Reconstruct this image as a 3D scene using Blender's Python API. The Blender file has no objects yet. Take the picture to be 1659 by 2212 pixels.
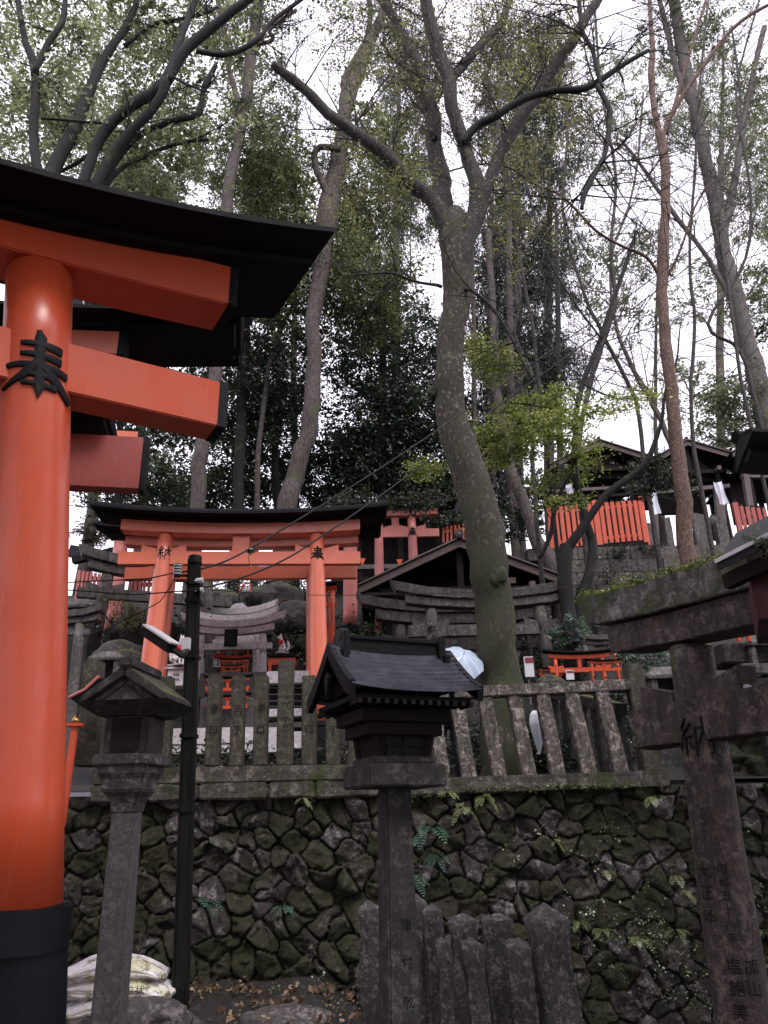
import bpy, bmesh, math, random
import numpy as np
from mathutils import Vector, Matrix, noise
R = math.radians
random.seed(7)
rng = np.random.default_rng(7)
sc = bpy.context.scene
C = sc.collection

# ------------------------------------------------------------------ camera
PITCH, ROLL = R(22.0), R(1.2)
EYE = Vector((0, 0, 1.6))
f0 = Vector((0, math.cos(PITCH), math.sin(PITCH)))
u0 = Vector((0, -math.sin(PITCH), math.cos(PITCH)))
x0 = Vector((1, 0, 0))
cr = x0*math.cos(ROLL) - u0*math.sin(ROLL)
cu = x0*math.sin(ROLL) + u0*math.cos(ROLL)
cam_d = bpy.data.cameras.new('camera')
cam = bpy.data.objects.new('camera', cam_d)
C.objects.link(cam)
m = Matrix((cr, cu, -f0)).transposed().to_4x4()
m.translation = EYE
cam.matrix_world = m
cam_d.sensor_fit = 'VERTICAL'
cam_d.sensor_height = 36
cam_d.lens = 27
cam_d.clip_end = 600
sc.camera = cam

# ------------------------------------------------------------------ sky, sun, exposure
w = bpy.data.worlds.new('World')
sc.world = w
w.use_nodes = True
nt = w.node_tree
nt.nodes.clear()
sky = nt.nodes.new('ShaderNodeTexSky')
sky.sky_type = 'NISHITA'
sky.sun_disc = False
sky.sun_elevation = R(58)
sky.sun_rotation = R(150)
sky.dust_density = 6
hsv = nt.nodes.new('ShaderNodeHueSaturation')
hsv.inputs['Saturation'].default_value = 0.25
mx = nt.nodes.new('ShaderNodeMixRGB')
mx.inputs[0].default_value = 0.8
mx.inputs[2].default_value = (9.3, 8.75, 10.1, 1)
bg = nt.nodes.new('ShaderNodeBackground')
bg.inputs['Strength'].default_value = 0.172
wo = nt.nodes.new('ShaderNodeOutputWorld')
nt.links.new(sky.outputs[0], hsv.inputs['Color'])
nt.links.new(hsv.outputs[0], mx.inputs[1])
nt.links.new(mx.outputs[0], bg.inputs['Color'])
nt.links.new(bg.outputs[0], wo.inputs['Surface'])
sd = bpy.data.lights.new('sun', 'SUN')
sd.energy = 1.7
sd.angle = R(20)
sd.color = (1, 0.97, 0.95)
sun = bpy.data.objects.new('sun', sd)
C.objects.link(sun)
sdir = Vector((math.sin(R(150))*math.cos(R(58)), math.cos(R(150))*math.cos(R(58)), math.sin(R(58))))
sun.rotation_euler = sdir.to_track_quat('Z', 'Y').to_euler()
sc.view_settings.view_transform = 'Standard'
sc.view_settings.look = 'None'
sc.view_settings.exposure = 0.3
sc.view_settings.gamma = 1
sc.cycles.max_bounces = 5
sc.cycles.diffuse_bounces = 3
sc.cycles.glossy_bounces = 2
sc.cycles.transmission_bounces = 3

# ------------------------------------------------------------------ helpers
def ray(u, v):
    return f0 + cr*((u-829.5)/1659) + cu*((1106-v)/1659)
def P(u, v, Y):
    d = ray(u, v)
    return EYE + d*(Y/d.y)
def S(u, v, Y):                       # metres per picture unit at that place
    d = ray(u, v)
    return Y/d.y/1659

NZ = {}
def mat(name):
    m = bpy.data.materials.new(name)
    m.use_nodes = True
    nt = m.node_tree
    b = nt.nodes['Principled BSDF']
    return m, nt, b
def node(nt, t, **k):
    n = nt.nodes.new(t)
    for a, b in k.items():
        if hasattr(n, a): setattr(n, a, b)
        else: n.inputs[a.replace('_', ' ')].default_value = b
    return n
def noi(nt, co, scale, detail=4, rough=0.6, sc3=None, dist=0):
    if sc3:
        mp = node(nt, 'ShaderNodeMapping'); mp.inputs['Scale'].default_value = sc3
        nt.links.new(co, mp.inputs[0]); co = mp.outputs[0]
    n = node(nt, 'ShaderNodeTexNoise', Scale=scale, Detail=detail, Roughness=rough, Distortion=dist)
    nt.links.new(co, n.inputs['Vector'])
    return n.outputs['Fac']
def ramp(nt, fac, stops):
    r = node(nt, 'ShaderNodeValToRGB')
    e = r.color_ramp.elements
    while len(e) < len(stops): e.new(0.5)
    for q, (p, c) in zip(e, stops):
        q.position = p
        q.color = (c, c, c, 1) if not isinstance(c, tuple) else (*c, 1)
    nt.links.new(fac, r.inputs[0])
    return r.outputs[0]
def mix(nt, fac, a, b, mode='MIX'):
    n = node(nt, 'ShaderNodeMixRGB', blend_type=mode)
    for i, x in ((0, fac), (1, a), (2, b)):
        if isinstance(x, (int, float)): n.inputs[i].default_value = x
        elif isinstance(x, tuple): n.inputs[i].default_value = (*x, 1)
        else: nt.links.new(x, n.inputs[i])
    return n.outputs[0]
def mth(nt, op, a, b):
    n = node(nt, 'ShaderNodeMath', operation=op)
    for i, x in ((0, a), (1, b)):
        if isinstance(x, (int, float)): n.inputs[i].default_value = x
        else: nt.links.new(x, n.inputs[i])
    return n.outputs[0]
def bump(nt, b, h, s, d=0.02):
    n = node(nt, 'ShaderNodeBump', Strength=s, Distance=d)
    nt.links.new(h, n.inputs['Height'])
    nt.links.new(n.outputs[0], b.inputs['Normal'])
def coords(nt):
    return node(nt, 'ShaderNodeTexCoord').outputs['Object']

def paint(name, col, rough=0.35, coat=0.3, wear_sheen=0.5, dirt=(0.25, 0.07, 0.05)):
    m, nt, b = mat(name)
    co = coords(nt)
    n1 = noi(nt, co, 3, 5)
    n2 = noi(nt, co, 9, 6, 0.7, (6, 6, 0.5))
    c = mix(nt, ramp(nt, n1, [(0.35, 0.0), (0.7, 0.5)]), col, tuple(x*0.75 for x in col))
    pale = tuple(min(1, x*0.8+0.16) for x in col)
    c = mix(nt, mth(nt, 'MULTIPLY', ramp(nt, n2, [(0.55, 0.0), (0.75, 1.0)]), wear_sheen), c, pale)
    n3 = noi(nt, co, 1.2, 6, 0.75)
    c = mix(nt, mth(nt, 'MULTIPLY', ramp(nt, n3, [(0.52, 0.0), (0.72, 1.0)]), wear_sheen*0.7), c, dirt)
    nt.links.new(c, b.inputs['Base Color'])
    rr = ramp(nt, n1, [(0.3, rough*0.7), (0.7, min(1, rough*1.5))])
    nt.links.new(rr, b.inputs['Roughness'])
    b.inputs['Coat Weight'].default_value = coat
    b.inputs['Coat Roughness'].default_value = 0.3
    n4 = noi(nt, co, 14, 3, 0.5, (9, 9, 0.18))  # thin pale upright streaks painted in as wet gloss highlights
    c = mix(nt, mth(nt, 'MULTIPLY', ramp(nt, n4, [(0.66, 0.0), (0.70, 1.0)]), wear_sheen*0.6), c, pale)
    nt.links.new(c, b.inputs['Base Color'])
    bump(nt, b, noi(nt, co, 40, 4, 0.6, (1, 1, 0.25)), 0.25, 0.004)
    return m
def stone(name, c1, c2, moss=0.4, lichen=0.4, mosscol=(0.05, 0.06, 0.014), sc_=1.0, streak=0.3, wet=0.75, bstr=0.6):
    k_ = 1.0 if 'pale' in name else 0.74
    c1, c2 = tuple(x*k_*0.85 for x in c1), tuple(x*k_ for x in c2)
    m, nt, b = mat(name)
    co = coords(nt)
    n1 = noi(nt, co, 2.5*sc_, 8, 0.7)
    n2 = noi(nt, co, 16*sc_, 8, 0.8)
    nf = noi(nt, co, 55*sc_, 6, 0.8)
    c = mix(nt, ramp(nt, n2, [(0.38, 0.0), (0.62, 1.0)]), c1, c2)
    c = mix(nt, ramp(nt, nf, [(0.40, 0.0), (0.5, 0.0), (0.62, 0.75)]), c, tuple(x*0.35 for x in c1))
    c = mix(nt, ramp(nt, nf, [(0.36, 0.6), (0.44, 0.0), (0.6, 0.0)]), c, tuple(min(.6, x*1.5) for x in c2))
    sk = noi(nt, co, 5*sc_, 5, 0.7, (2.5, 2.5, 0.4))
    c = mix(nt, mth(nt, 'MULTIPLY', ramp(nt, sk, [(0.45, 0.0), (0.65, 1.0)]), streak), c, tuple(x*0.3 for x in c1))
    n3 = noi(nt, co, 8*sc_, 8, 0.85, None, 0.15)
    c = mix(nt, mth(nt, 'MULTIPLY', ramp(nt, n3, [(0.54, 0.0), (0.57, 1.0)]), lichen), c, tuple(min(0.7, x*1.7+0.05) for x in c2))
    geo = node(nt, 'ShaderNodeNewGeometry')
    sx = node(nt, 'ShaderNodeSeparateXYZ'); nt.links.new(geo.outputs['Normal'], sx.inputs[0])
    up = ramp(nt, sx.outputs['Z'], [(0.3, 0.0), (1.0, 0.35)])
    mf = mth(nt, 'ADD', n1, up)
    mf = ramp(nt, mf, [(max(0, 0.72-moss*0.35), 0.0), (min(1, 0.80-moss*0.3), 1.0)])
    mf = mth(nt, 'MULTIPLY', mf, ramp(nt, nf, [(0.36, 0.35), (0.5, 1.0)]))
    mc = mix(nt, ramp(nt, n2, [(0.35, 0.0), (0.65, 1.0)]), tuple(x*0.5 for x in mosscol), tuple(x*2.0 for x in mosscol))
    c = mix(nt, mf, c, mc)
    nt.links.new(c, b.inputs['Base Color'])
    nt.links.new(ramp(nt, n1, [(0.3, wet*0.8), (0.7, min(1, wet*1.2))]), b.inputs['Roughness'])
    h = mth(nt, 'ADD', mth(nt, 'MULTIPLY', noi(nt, co, 60*sc_, 5, 0.7), 0.5), n2)
    bump(nt, b, mth(nt, 'ADD', h, mf), bstr, 0.015)
    return m
def bark(name, c1, c2, moss=0.3, low=0, sz=1.0, spots=0.0, mosscol=(0.045, 0.055, 0.012)):
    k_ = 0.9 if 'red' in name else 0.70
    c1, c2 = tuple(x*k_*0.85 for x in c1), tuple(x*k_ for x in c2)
    m, nt, b = mat(name)
    co = coords(nt)
    n1 = noi(nt, co, 6*sz, 8, 0.75, (2, 2, 0.6))
    n2 = noi(nt, co, 1.2*sz, 5, 0.65)
    c = mix(nt, ramp(nt, n1, [(0.38, 0.0), (0.62, 1.0)]), c1, c2)
    nf = noi(nt, co, 45*sz, 6, 0.8, (1, 1, 0.35))
    c = mix(nt, ramp(nt, nf, [(0.45, 0.0), (0.6, 0.8)]), c, tuple(x*0.4 for x in c1))
    if spots:
        n3 = noi(nt, co, 11*sz, 4, 0.6, (1, 1, 0.7))
        c = mix(nt, mth(nt, 'MULTIPLY', ramp(nt, n3, [(0.57, 0.0), (0.61, 1.0)]), spots), c, tuple(min(0.6, x*1.8+0.03) for x in c2))
    if low:
        sz_ = node(nt, 'ShaderNodeSeparateXYZ'); nt.links.new(co, sz_.inputs[0])
        n2 = mth(nt, 'ADD', n2, ramp(nt, mth(nt, 'MULTIPLY', sz_.outputs['Z'], 0.1), [(0.25, 0.16), (0.55, 0.0)])); n2 = mth(nt, 'SUBTRACT', n2, 0.07)
    if moss:
        c = mix(nt, mth(nt, 'MULTIPLY', ramp(nt, n2, [(0.62-moss*0.3, 0.0), (0.75-moss*0.2, 1.0)]), 0.9), c, mix(nt, n1, mosscol, tuple(x*1.9 for x in mosscol)))
    nt.links.new(c, b.inputs['Base Color'])
    b.inputs['Roughness'].default_value = 0.8
    bump(nt, b, n1, 0.9, 0.03)
    return m
def flat(name, col, rough=0.6, bumps=0.0, var=0.25, metal=0.0, sc3=(1, 1, 1), coat=0.0):
    m, nt, b = mat(name)
    co = coords(nt)
    n = noi(nt, co, 8, 6, 0.7, sc3)
    nt.links.new(mix(nt, ramp(nt, n, [(0.3, 0.0), (0.7, 1.0)]), tuple(x*(1-var) for x in col), tuple(min(1, x*(1+var)) for x in col)), b.inputs['Base Color'])
    b.inputs['Metallic'].default_value = metal
    b.inputs['Coat Weight'].default_value = coat
    nt.links.new(ramp(nt, n, [(0.2, max(0.05, rough*0.75)), (0.8, min(1, rough*1.2))]), b.inputs['Roughness'])
    if max(col) < 0.05: b.inputs['Specular IOR Level'].default_value = 0.18 if name != 'wet_dark_shingle' else 0.6
    if bumps: bump(nt, b, noi(nt, co, 30, 5, 0.7, sc3), bumps, 0.01)
    return m
def leafmat(name, trans=0.45, gloss=0.06):
    m = bpy.data.materials.new(name); m.use_nodes = True
    nt = m.node_tree; nt.nodes.clear()
    at = node(nt, 'ShaderNodeAttribute', attribute_name='col')
    d = node(nt, 'ShaderNodeBsdfDiffuse'); t = node(nt, 'ShaderNodeBsdfTranslucent'); g = node(nt, 'ShaderNodeBsdfGlossy', Roughness=0.35)
    nt.links.new(at.outputs[0], d.inputs[0])
    br = mix(nt, 1.0, at.outputs[0], (1.45, 1.45, 1.15), 'MULTIPLY')
    nt.links.new(br, t.inputs[0])
    a = node(nt, 'ShaderNodeMixShader'); a.inputs[0].default_value = trans
    nt.links.new(d.outputs[0], a.inputs[1]); nt.links.new(t.outputs[0], a.inputs[2])
    b = node(nt, 'ShaderNodeMixShader'); b.inputs[0].default_value = gloss
    nt.links.new(a.outputs[0], b.inputs[1]); nt.links.new(g.outputs[0], b.inputs[2])
    o = node(nt, 'ShaderNodeOutputMaterial'); nt.links.new(b.outputs[0], o.inputs[0])
    return m

class MB:
    """collects faces and links them as one mesh object"""
    def __init__(s): s.v = []; s.f = []
    def add(s, vs, fs):
        n = len(s.v); s.v += [Vector(a) for a in vs]; s.f += [tuple(i+n for i in f) for f in fs]
    def box(s, c, d, rz=0.0, tp=(1, 1), M=None, sh=(0, 0)):
        c = Vector(c); hx, hy, hz = d[0]/2, d[1]/2, d[2]/2
        r = M if M else Matrix.Rotation(rz, 3, 'Z')
        vs = []
        for z, kx, ky, ox, oy in ((-hz, 1, 1, 0, 0), (hz, tp[0], tp[1], sh[0], sh[1])):
            for x, y in ((-1, -1), (1, -1), (1, 1), (-1, 1)):
                vs.append(c + r @ Vector((x*hx*kx+ox, y*hy*ky+oy, z)))
        s.add(vs, [(3, 2, 1, 0), (4, 5, 6, 7), (0, 1, 5, 4), (1, 2, 6, 5), (2, 3, 7, 6), (3, 0, 4, 7)])
        return s
    def bar(s, a, b, wx, wy=None, up=(0, 0, 1)):
        a, b = Vector(a), Vector(b); d = (b-a); L = d.length; d.normalize()
        wy = wy or wx
        up = Vector(up)
        if abs(d.dot(up)) > 0.99: up = Vector((0, 1, 0))
        x = d.cross(up).normalized(); y = x.cross(d).normalized()
        M = Matrix((x, y, d)).transposed()
        return s.box((a+b)/2, (wx, wy, L), M=M)
    def loft(s, rings, cap=True):
        n = len(rings[0]); vs = [p for r in rings for p in r]; fs = []
        for i in range(len(rings)-1):
            for j in range(n):
                k = (j+1) % n
                fs.append((i*n+j, i*n+k, (i+1)*n+k, (i+1)*n+j))
        if cap: fs += [tuple(reversed(range(n))), tuple(range((len(rings)-1)*n, len(rings)*n))]
        s.add(vs, fs); return s
    def tube(s, pts, rad, n=8, cap=True, rough=0.0, fl=1.0):
        pts = [Vector(p) for p in pts]
        if not hasattr(rad, '__len__'): rad = [rad]*len(pts)
        rings = []; prev = None
        for i, p in enumerate(pts):
            d = (pts[min(i+1, len(pts)-1)] - pts[max(i-1, 0)])
            if d.length < 1e-9: d = Vector((0, 0, 1))
            d.normalize()
            x = prev - d*prev.dot(d) if prev is not None else d.cross(Vector((0, 1, 0.01)))
            if x.length < 1e-4: x = d.orthogonal()
            x.normalize(); prev = x; y = d.cross(x)
            ring = []
            for j in range(n):
                a = 2*math.pi*j/n
                q = rad[i]
                if rough: q *= 1 + rough*noise.noise(Vector((math.cos(a)*1.5, math.sin(a)*1.5, i*0.6)) + p*0.8)
                ring.append(p + x*math.cos(a)*q + y*math.sin(a)*q*fl)
            rings.append(ring)
        return s.loft(rings, cap)
    def prism(s, poly, a, b):            # polygon of (x,z), from y=a to y=b
        return s.loft([[Vector((x, a, z)) for x, z in poly], [Vector((x, b, z)) for x, z in poly]])
    def xf(s, M):
        s.v = [M @ p for p in s.v]; return s
    def build(s, name, m, parent=None, bevel=0.0, smooth=False, local=False, rough=0.0, sub=0, rs=6.0):
        me = bpy.data.meshes.new(name)
        if parent is not None and not local:
            r = parent
            while r.parent: r = r.parent
            o = Vector(r.location)
        else: o = Vector((0, 0, 0))
        bm = bmesh.new()
        bv = [bm.verts.new(p-o) for p in s.v]
        for f in s.f:
            try: bm.faces.new([bv[i] for i in f])
            except ValueError: pass
        bmesh.ops.recalc_face_normals(bm, faces=bm.faces)
        if bevel: bmesh.ops.bevel(bm, geom=[e for e in bm.edges if e.calc_face_angle(0) > 0.5], offset=bevel, segments=2, affect='EDGES', clamp_overlap=True)
        if sub: bmesh.ops.subdivide_edges(bm, edges=bm.edges, cuts=sub, use_grid_fill=True)
        if rough:
            for q in bm.verts:
                w_ = q.co + o
                q.co += noise.noise_vector(w_*rs)*rough + noise.noise_vector(w_*rs*3.1)*rough*0.45
        bm.to_mesh(me); bm.free()
        me.materials.append(m)
        if smooth: me.shade_smooth()
        ob = bpy.data.objects.new(name, me); C.objects.link(ob)
        if parent is not None: ob.parent = parent
        return ob
def tag(o, label, cat, group=None, kind=None):
    if label: o['label'] = label
    if cat: o['category'] = cat
    if group: o['group'] = group
    if kind: o['kind'] = kind
    return o
def thing(name, label, cat, loc, rz=0.0, group=None):
    o = bpy.data.objects.new(name, None); C.objects.link(o)
    o.location = loc; o.rotation_euler = (0, 0, rz); o.empty_display_size = 0.1
    return tag(o, label, cat, group)
def dup(root, loc, rz, label, group=None, scale=None):
    def cp(o, par):
        c = o.copy(); C.objects.link(c); c.parent = par
        for ch in o.children: cp(ch, c)
        return c
    r = cp(root, None); r.location = loc; r.rotation_euler = (0, 0, rz); r['label'] = label
    if group: r['group'] = group
    if scale: r.scale = scale
    return r

# brush-written characters as strokes: points (x, y, half width), x -0.5..0.5, y 0..1
HO = [[(-.22, .80, .03), (0, .80, .045), (.30, .79, .06)], [(-.22, .63, .03), (0, .63, .045), (.29, .61, .055)],
      [(-.44, .45, .035), (0, .46, .045), (.40, .44, .055)], [(0, 1.0, .03), (.02, .9, .07), (0, .45, .055)],
      [(-.02, .50, .05), (-.2, .28, .05), (-.5, .10, .015)], [(.03, .50, .05), (.2, .30, .065), (.48, .06, .05)],
      [(-.16, .31, .03), (.18, .30, .04)], [(-.2, .17, .03), (.22, .15, .045)], [(.01, .42, .05), (.01, .12, .065), (0, -.02, .01)]]
NO_ = [[(-.22, .97, .04), (-.42, .72, .03)], [(-.42, .72, .035), (-.2, .70, .035)], [(-.1, .84, .04), (-.42, .48, .03)],
      [(-.42, .48, .035), (-.08, .52, .04)], [(-.27, .5, .045), (-.27, .05, .03)], [(-.42, .38, .04), (-.48, .2, .02)],
      [(-.14, .36, .03), (-.07, .2, .04)], [(.04, .74, .04), (.03, .02, .035)], [(.03, .72, .035), (.47, .74, .05)],
      [(.47, .76, .05), (.46, .06, .045), (.36, .04, .015)], [(.24, 1.0, .045), (.25, .66, .045), (.08, .3, .02)], [(.26, .62, .04), (.38, .36, .055)]]
NO = [[(x, y, w_*.72) for x, y, w_ in st] for st in NO_]
def strokes(mb, chars, size, fn, depth=0.006, sub=5):
    """fn(x, z, out) -> point on the surface"""
    for st in chars:
        L = []
        for (a, b) in zip(st[:-1], st[1:]):
            for i in range(sub): t = i/sub; L.append(tuple(a[k]*(1-t)+b[k]*t for k in range(3)))
        L.append(st[-1])
        rings = []
        for i, p in enumerate(L):
            q0, q1 = L[max(i-1, 0)], L[min(i+1, len(L)-1)]
            d = Vector((q1[0]-q0[0], q1[1]-q0[1])).normalized(); nx, nz = -d.y, d.x
            e = 0.02 if i == 0 else (-0.02 if i == len(L)-1 else 0)
            cx, cz = p[0]-d.x*e, p[1]-d.y*e
            pts = []
            for k, o_ in ((-1, 0), (-1, .8), (-.5, 1), (.5, 1), (1, .8), (1, 0)):
                pts.append(fn((cx+nx*p[2]*k*1.12)*size, (cz+nz*p[2]*k*1.12)*size, depth*o_))
            rings.append(pts)
        mb.loft(rings)
def text_mb(s, size, fn, depth=0.002, align='CENTER'):
    """printed words: returns an MB; fn maps (x, z, out) to a point"""
    cu_ = bpy.data.curves.new('lettering', 'FONT'); cu_.body = s; cu_.size = size; cu_.align_x = align; cu_.align_y = 'CENTER'
    cu_.resolution_u = 2; cu_.space_line = 0.95
    ob = bpy.data.objects.new('lettering', cu_); C.objects.link(ob)
    dg = bpy.context.evaluated_depsgraph_get()
    me = bpy.data.meshes.new_from_object(ob.evaluated_get(dg))
    mb = MB()
    mb.add([fn(v.co.x, v.co.y, depth) for v in me.vertices], [tuple(p.vertices) for p in me.polygons])
    bpy.data.objects.remove(ob); bpy.data.curves.remove(cu_); bpy.data.meshes.remove(me)
    return mb

# ------------------------------------------------------------------ materials
M = {}
M['verm'] = paint('vermilion_lacquer', (0.66, 0.088, 0.028), 0.38, 0.22, 0.3)
M['verm2'] = paint('weathered_vermilion', (0.80, 0.19, 0.105), 0.34, 0.45, 0.5)
M['pinkv'] = paint('faded_pink_vermilion', (0.62, 0.2, 0.17), 0.5, 0.2, 0.5)
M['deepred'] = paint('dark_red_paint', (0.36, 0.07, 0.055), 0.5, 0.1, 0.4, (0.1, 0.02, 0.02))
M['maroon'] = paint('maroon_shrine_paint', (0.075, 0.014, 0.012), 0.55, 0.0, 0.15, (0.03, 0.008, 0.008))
M['ink'] = flat('black_ink', (0.006, 0.006, 0.008), 0.55, 0.3, 0.3)
M['blackpaint'] = flat('black_lacquered_wood', (0.008, 0.007, 0.009), 0.75, 0.3, 0.4, sc3=(0.4, 3, 3))
M['blackroof'] = flat('dark_copper_roof', (0.018, 0.017, 0.022), 0.5, 0.2, 0.5, sc3=(3, 0.5, 1))
M['shingle'] = flat('wet_dark_shingle', (0.060, 0.058, 0.072), 0.24, 0.35, 0.6, metal=0.25)
M['darkwood'] = flat('weathered_dark_wood', (0.014, 0.010, 0.009), 0.8, 0.5, 0.5, sc3=(3, 3, 0.3))
M['greywood'] = flat('weathered_grey_wood', (0.13, 0.105, 0.10), 0.75, 0.5, 0.45, sc3=(3, 3, 0.3))
M['bargewood'] = flat('bargeboard_wood', (0.10, 0.07, 0.062), 0.7, 0.4, 0.4, sc3=(0.3, 3, 3))
M['stoneg'] = stone('grey_granite', (0.10, 0.088, 0.082), (0.20, 0.172, 0.162), 0.15, 0.35, streak=0.7)
M['stonew'] = stone('pale_granite', (0.52, 0.47, 0.49), (0.74, 0.69, 0.72), 0.0, 0.3, streak=0.15, bstr=0.2)
M['rock'] = stone('bare_rock', (0.05, 0.043, 0.04), (0.13, 0.11, 0.105), -1.5, 0.7, streak=0.5)
M['stonem'] = stone('mossy_granite', (0.06, 0.052, 0.04), (0.14, 0.12, 0.095), 0.6, 0.65, (0.035, 0.042, 0.012), streak=0.6)
M['fenceL'] = stone('mossy_fence_stone', (0.045, 0.038, 0.024), (0.10, 0.085, 0.056), 0.36, 0.45, (0.022, 0.024, 0.008), 1.5, 0.4)
M['fenceR'] = stone('lichen_fence_stone', (0.08, 0.068, 0.052), (0.24, 0.205, 0.175), 0.22, 1.0, (0.028, 0.032, 0.010), 1.4, 0.9)
M['stoned'] = stone('dark_worn_stone', (0.026, 0.022, 0.021), (0.06, 0.05, 0.048), 0.1, 0.5, streak=0.7)
M['lpost'] = stone('plain_grey_post_stone', (0.085, 0.073, 0.076), (0.15, 0.13, 0.134), 0.0, 0.25, sc_=2.0, streak=0.25, bstr=0.3)
M['toriis'] = stone('brown_stained_granite', (0.055, 0.038, 0.028), (0.13, 0.095, 0.072), 0.16, 0.5, (0.035, 0.04, 0.012), 1.0, 0.95)
M['kasagim'] = stone('moss_covered_granite', (0.10, 0.09, 0.08), (0.27, 0.24, 0.245), 0.80, 0.6, (0.036, 0.044, 0.010), 1.0, 0.7)
M['markers'] = stone('rough_marker_stone', (0.030, 0.025, 0.024), (0.10, 0.084, 0.086), -1.5, 0.7, sc_=2.2, streak=0.8, bstr=0.9)
M['blocks'] = stone('block_wall_stone', (0.11, 0.092, 0.082), (0.20, 0.17, 0.155), 0.3, 0.3, (0.04, 0.045, 0.02), 0.8, 0.7)
M['barkmain'] = bark('mossy_bark', (0.026, 0.019, 0.012), (0.11, 0.088, 0.060), 0.75, 1, 1.7, 0.9, (0.018, 0.021, 0.006))
M['barkup'] = bark('upper_mossy_bark', (0.022, 0.018, 0.017), (0.10, 0.083, 0.075), 0.2, 0, 2.0, 0.5)
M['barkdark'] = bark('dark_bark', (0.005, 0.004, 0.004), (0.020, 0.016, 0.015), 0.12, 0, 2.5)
M['barkgrey'] = bark('grey_brown_bark', (0.055, 0.040, 0.037), (0.20, 0.155, 0.14), 0.12, 0, 1.6)
M['barkbrown'] = bark('smooth_reddish_bark', (0.095, 0.050, 0.036), (0.25, 0.15, 0.115), 0.0, 0, 2.6, 0.45)
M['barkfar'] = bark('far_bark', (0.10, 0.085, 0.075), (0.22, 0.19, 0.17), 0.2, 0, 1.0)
M['leaf'] = leafmat('leaf')
M['leafthin'] = leafmat('thin_leaf', 0.6, 0.03)
M['fern'] = leafmat('fern_frond', 0.35, 0.08)
M['metal'] = flat('dark_green_metal', (0.016, 0.017, 0.015), 0.5, 0.1, 0.4, 0.3, (4, 4, 0.3))
M['ceram'] = flat('white_ceramic', (0.6, 0.6, 0.6), 0.2)
M['white'] = flat('white_cloth', (0.72, 0.72, 0.8), 0.8, 0.1, 0.06)
M['umb'] = flat('pale_blue_umbrella_film', (0.42, 0.49, 0.60), 0.35, 0.05, 0.05)
M['whitef'] = flat('white_glazed_fox', (0.66, 0.62, 0.62), 0.5, 0.2, 0.12)
M['bib'] = flat('red_bib_cloth', (0.55, 0.02, 0.03), 0.8, 0.2, 0.2)
M['bag'] = None
M['steel'] = flat('grey_camera_housing', (0.62, 0.6, 0.62), 0.35, 0.05, 0.1)
M['cloth'] = flat('black_clothing', (0.012, 0.013, 0.022), 0.8, 0.3, 0.3)
M['skin'] = flat('skin', (0.5, 0.3, 0.22), 0.5)
M['hair'] = flat('brown_hair', (0.16, 0.08, 0.035), 0.5, 0.4, 0.4, sc3=(5, 5, 0.5))
M['paper'] = flat('notice_paper', (0.68, 0.67, 0.7), 0.6, 0, 0.05)
M['photo'] = flat('dark_red_notice_header', (0.2, 0.04, 0.05), 0.5, 0, 0.6)
M['wire'] = flat('black_cable', (0.012, 0.012, 0.013), 0.5)
M['brass'] = flat('brass', (0.6, 0.35, 0.1), 0.35, 0, 0.2, 0.8)

# ================================================================== the setting
YS = [-300, 8.9, 9.25, 11, 12.4, 13.4, 14.5, 16, 18, 20, 22, 24, 40, 60, 400]
ZS = [0, 0, 1.98, 2.15, 2.45, 3.2, 3.9, 4.5, 5.5, 6.6, 7.8, 8.6, 11.5, 14, 14]
def tz(x, y):
    z = np.interp(y, YS, ZS)
    if y > 11: z += 0.22*noise.noise(Vector((x*0.5, y*0.5, 0)))
    if x > 4.6 and 20.4 < y: z = max(z, 8.35)
    elif x > 4.2 and y > 17: z = min(z, 6.5)
    return float(z)
xs = np.concatenate([[-300, -120, -60, -30, -20], np.arange(-15, 15.1, 0.5), [20, 30, 60, 120, 300]])
ys = np.concatenate([np.arange(9.3, 30, 0.4), [33, 37, 42, 50, 60, 90, 150, 400]])
mb = MB(); nx = len(xs)
mb.add([(x, y, tz(x, y)) for y in ys for x in xs], [(j*nx+i, j*nx+i+1, (j+1)*nx+i+1, (j+1)*nx+i) for j in range(len(ys)-1) for i in range(nx-1)])
M['soil'] = stone('leafy_hillside_soil', (0.006, 0.0045, 0.0035), (0.020, 0.015, 0.011), -1.5, 0.3, (0.012, 0.012, 0.006), 1.0, 0.3)
tag(mb.build('hillside', M['soil'], smooth=True), None, None, kind='structure')
mb = MB(); xs2 = np.concatenate([[-300, -60, -12], np.arange(-8, 8.1, 0.2), [12, 60, 300]]); ys2 = np.concatenate([[-300, -40, -5, 0, 3], np.arange(5, 9.6, 0.25)])
nx = len(xs2)
ss = lambda q: (lambda c: c*c*(3-2*c))(min(1, max(0, q)))
def gz0(x, y): return (-0.85*ss((x+.9)/1.3)*ss((y-5)/1.6) + 0.06*noise.noise(Vector((x*1.3, y*1.3, 3))) + 0.03*noise.noise(Vector((x*5, y*5, 3))) + (0.2*max(0, y-8.2))) if y >= 5 and abs(x) < 9 else 0
mb.add([(x, y, gz0(x, y)) for y in ys2 for x in xs2], [(j*nx+i, j*nx+i+1, (j+1)*nx+i+1, (j+1)*nx+i) for j in range(len(ys2)-1) for i in range(nx-1)])
tag(mb.build('ground', M['soil'], smooth=True), None, None, kind='structure')

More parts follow.
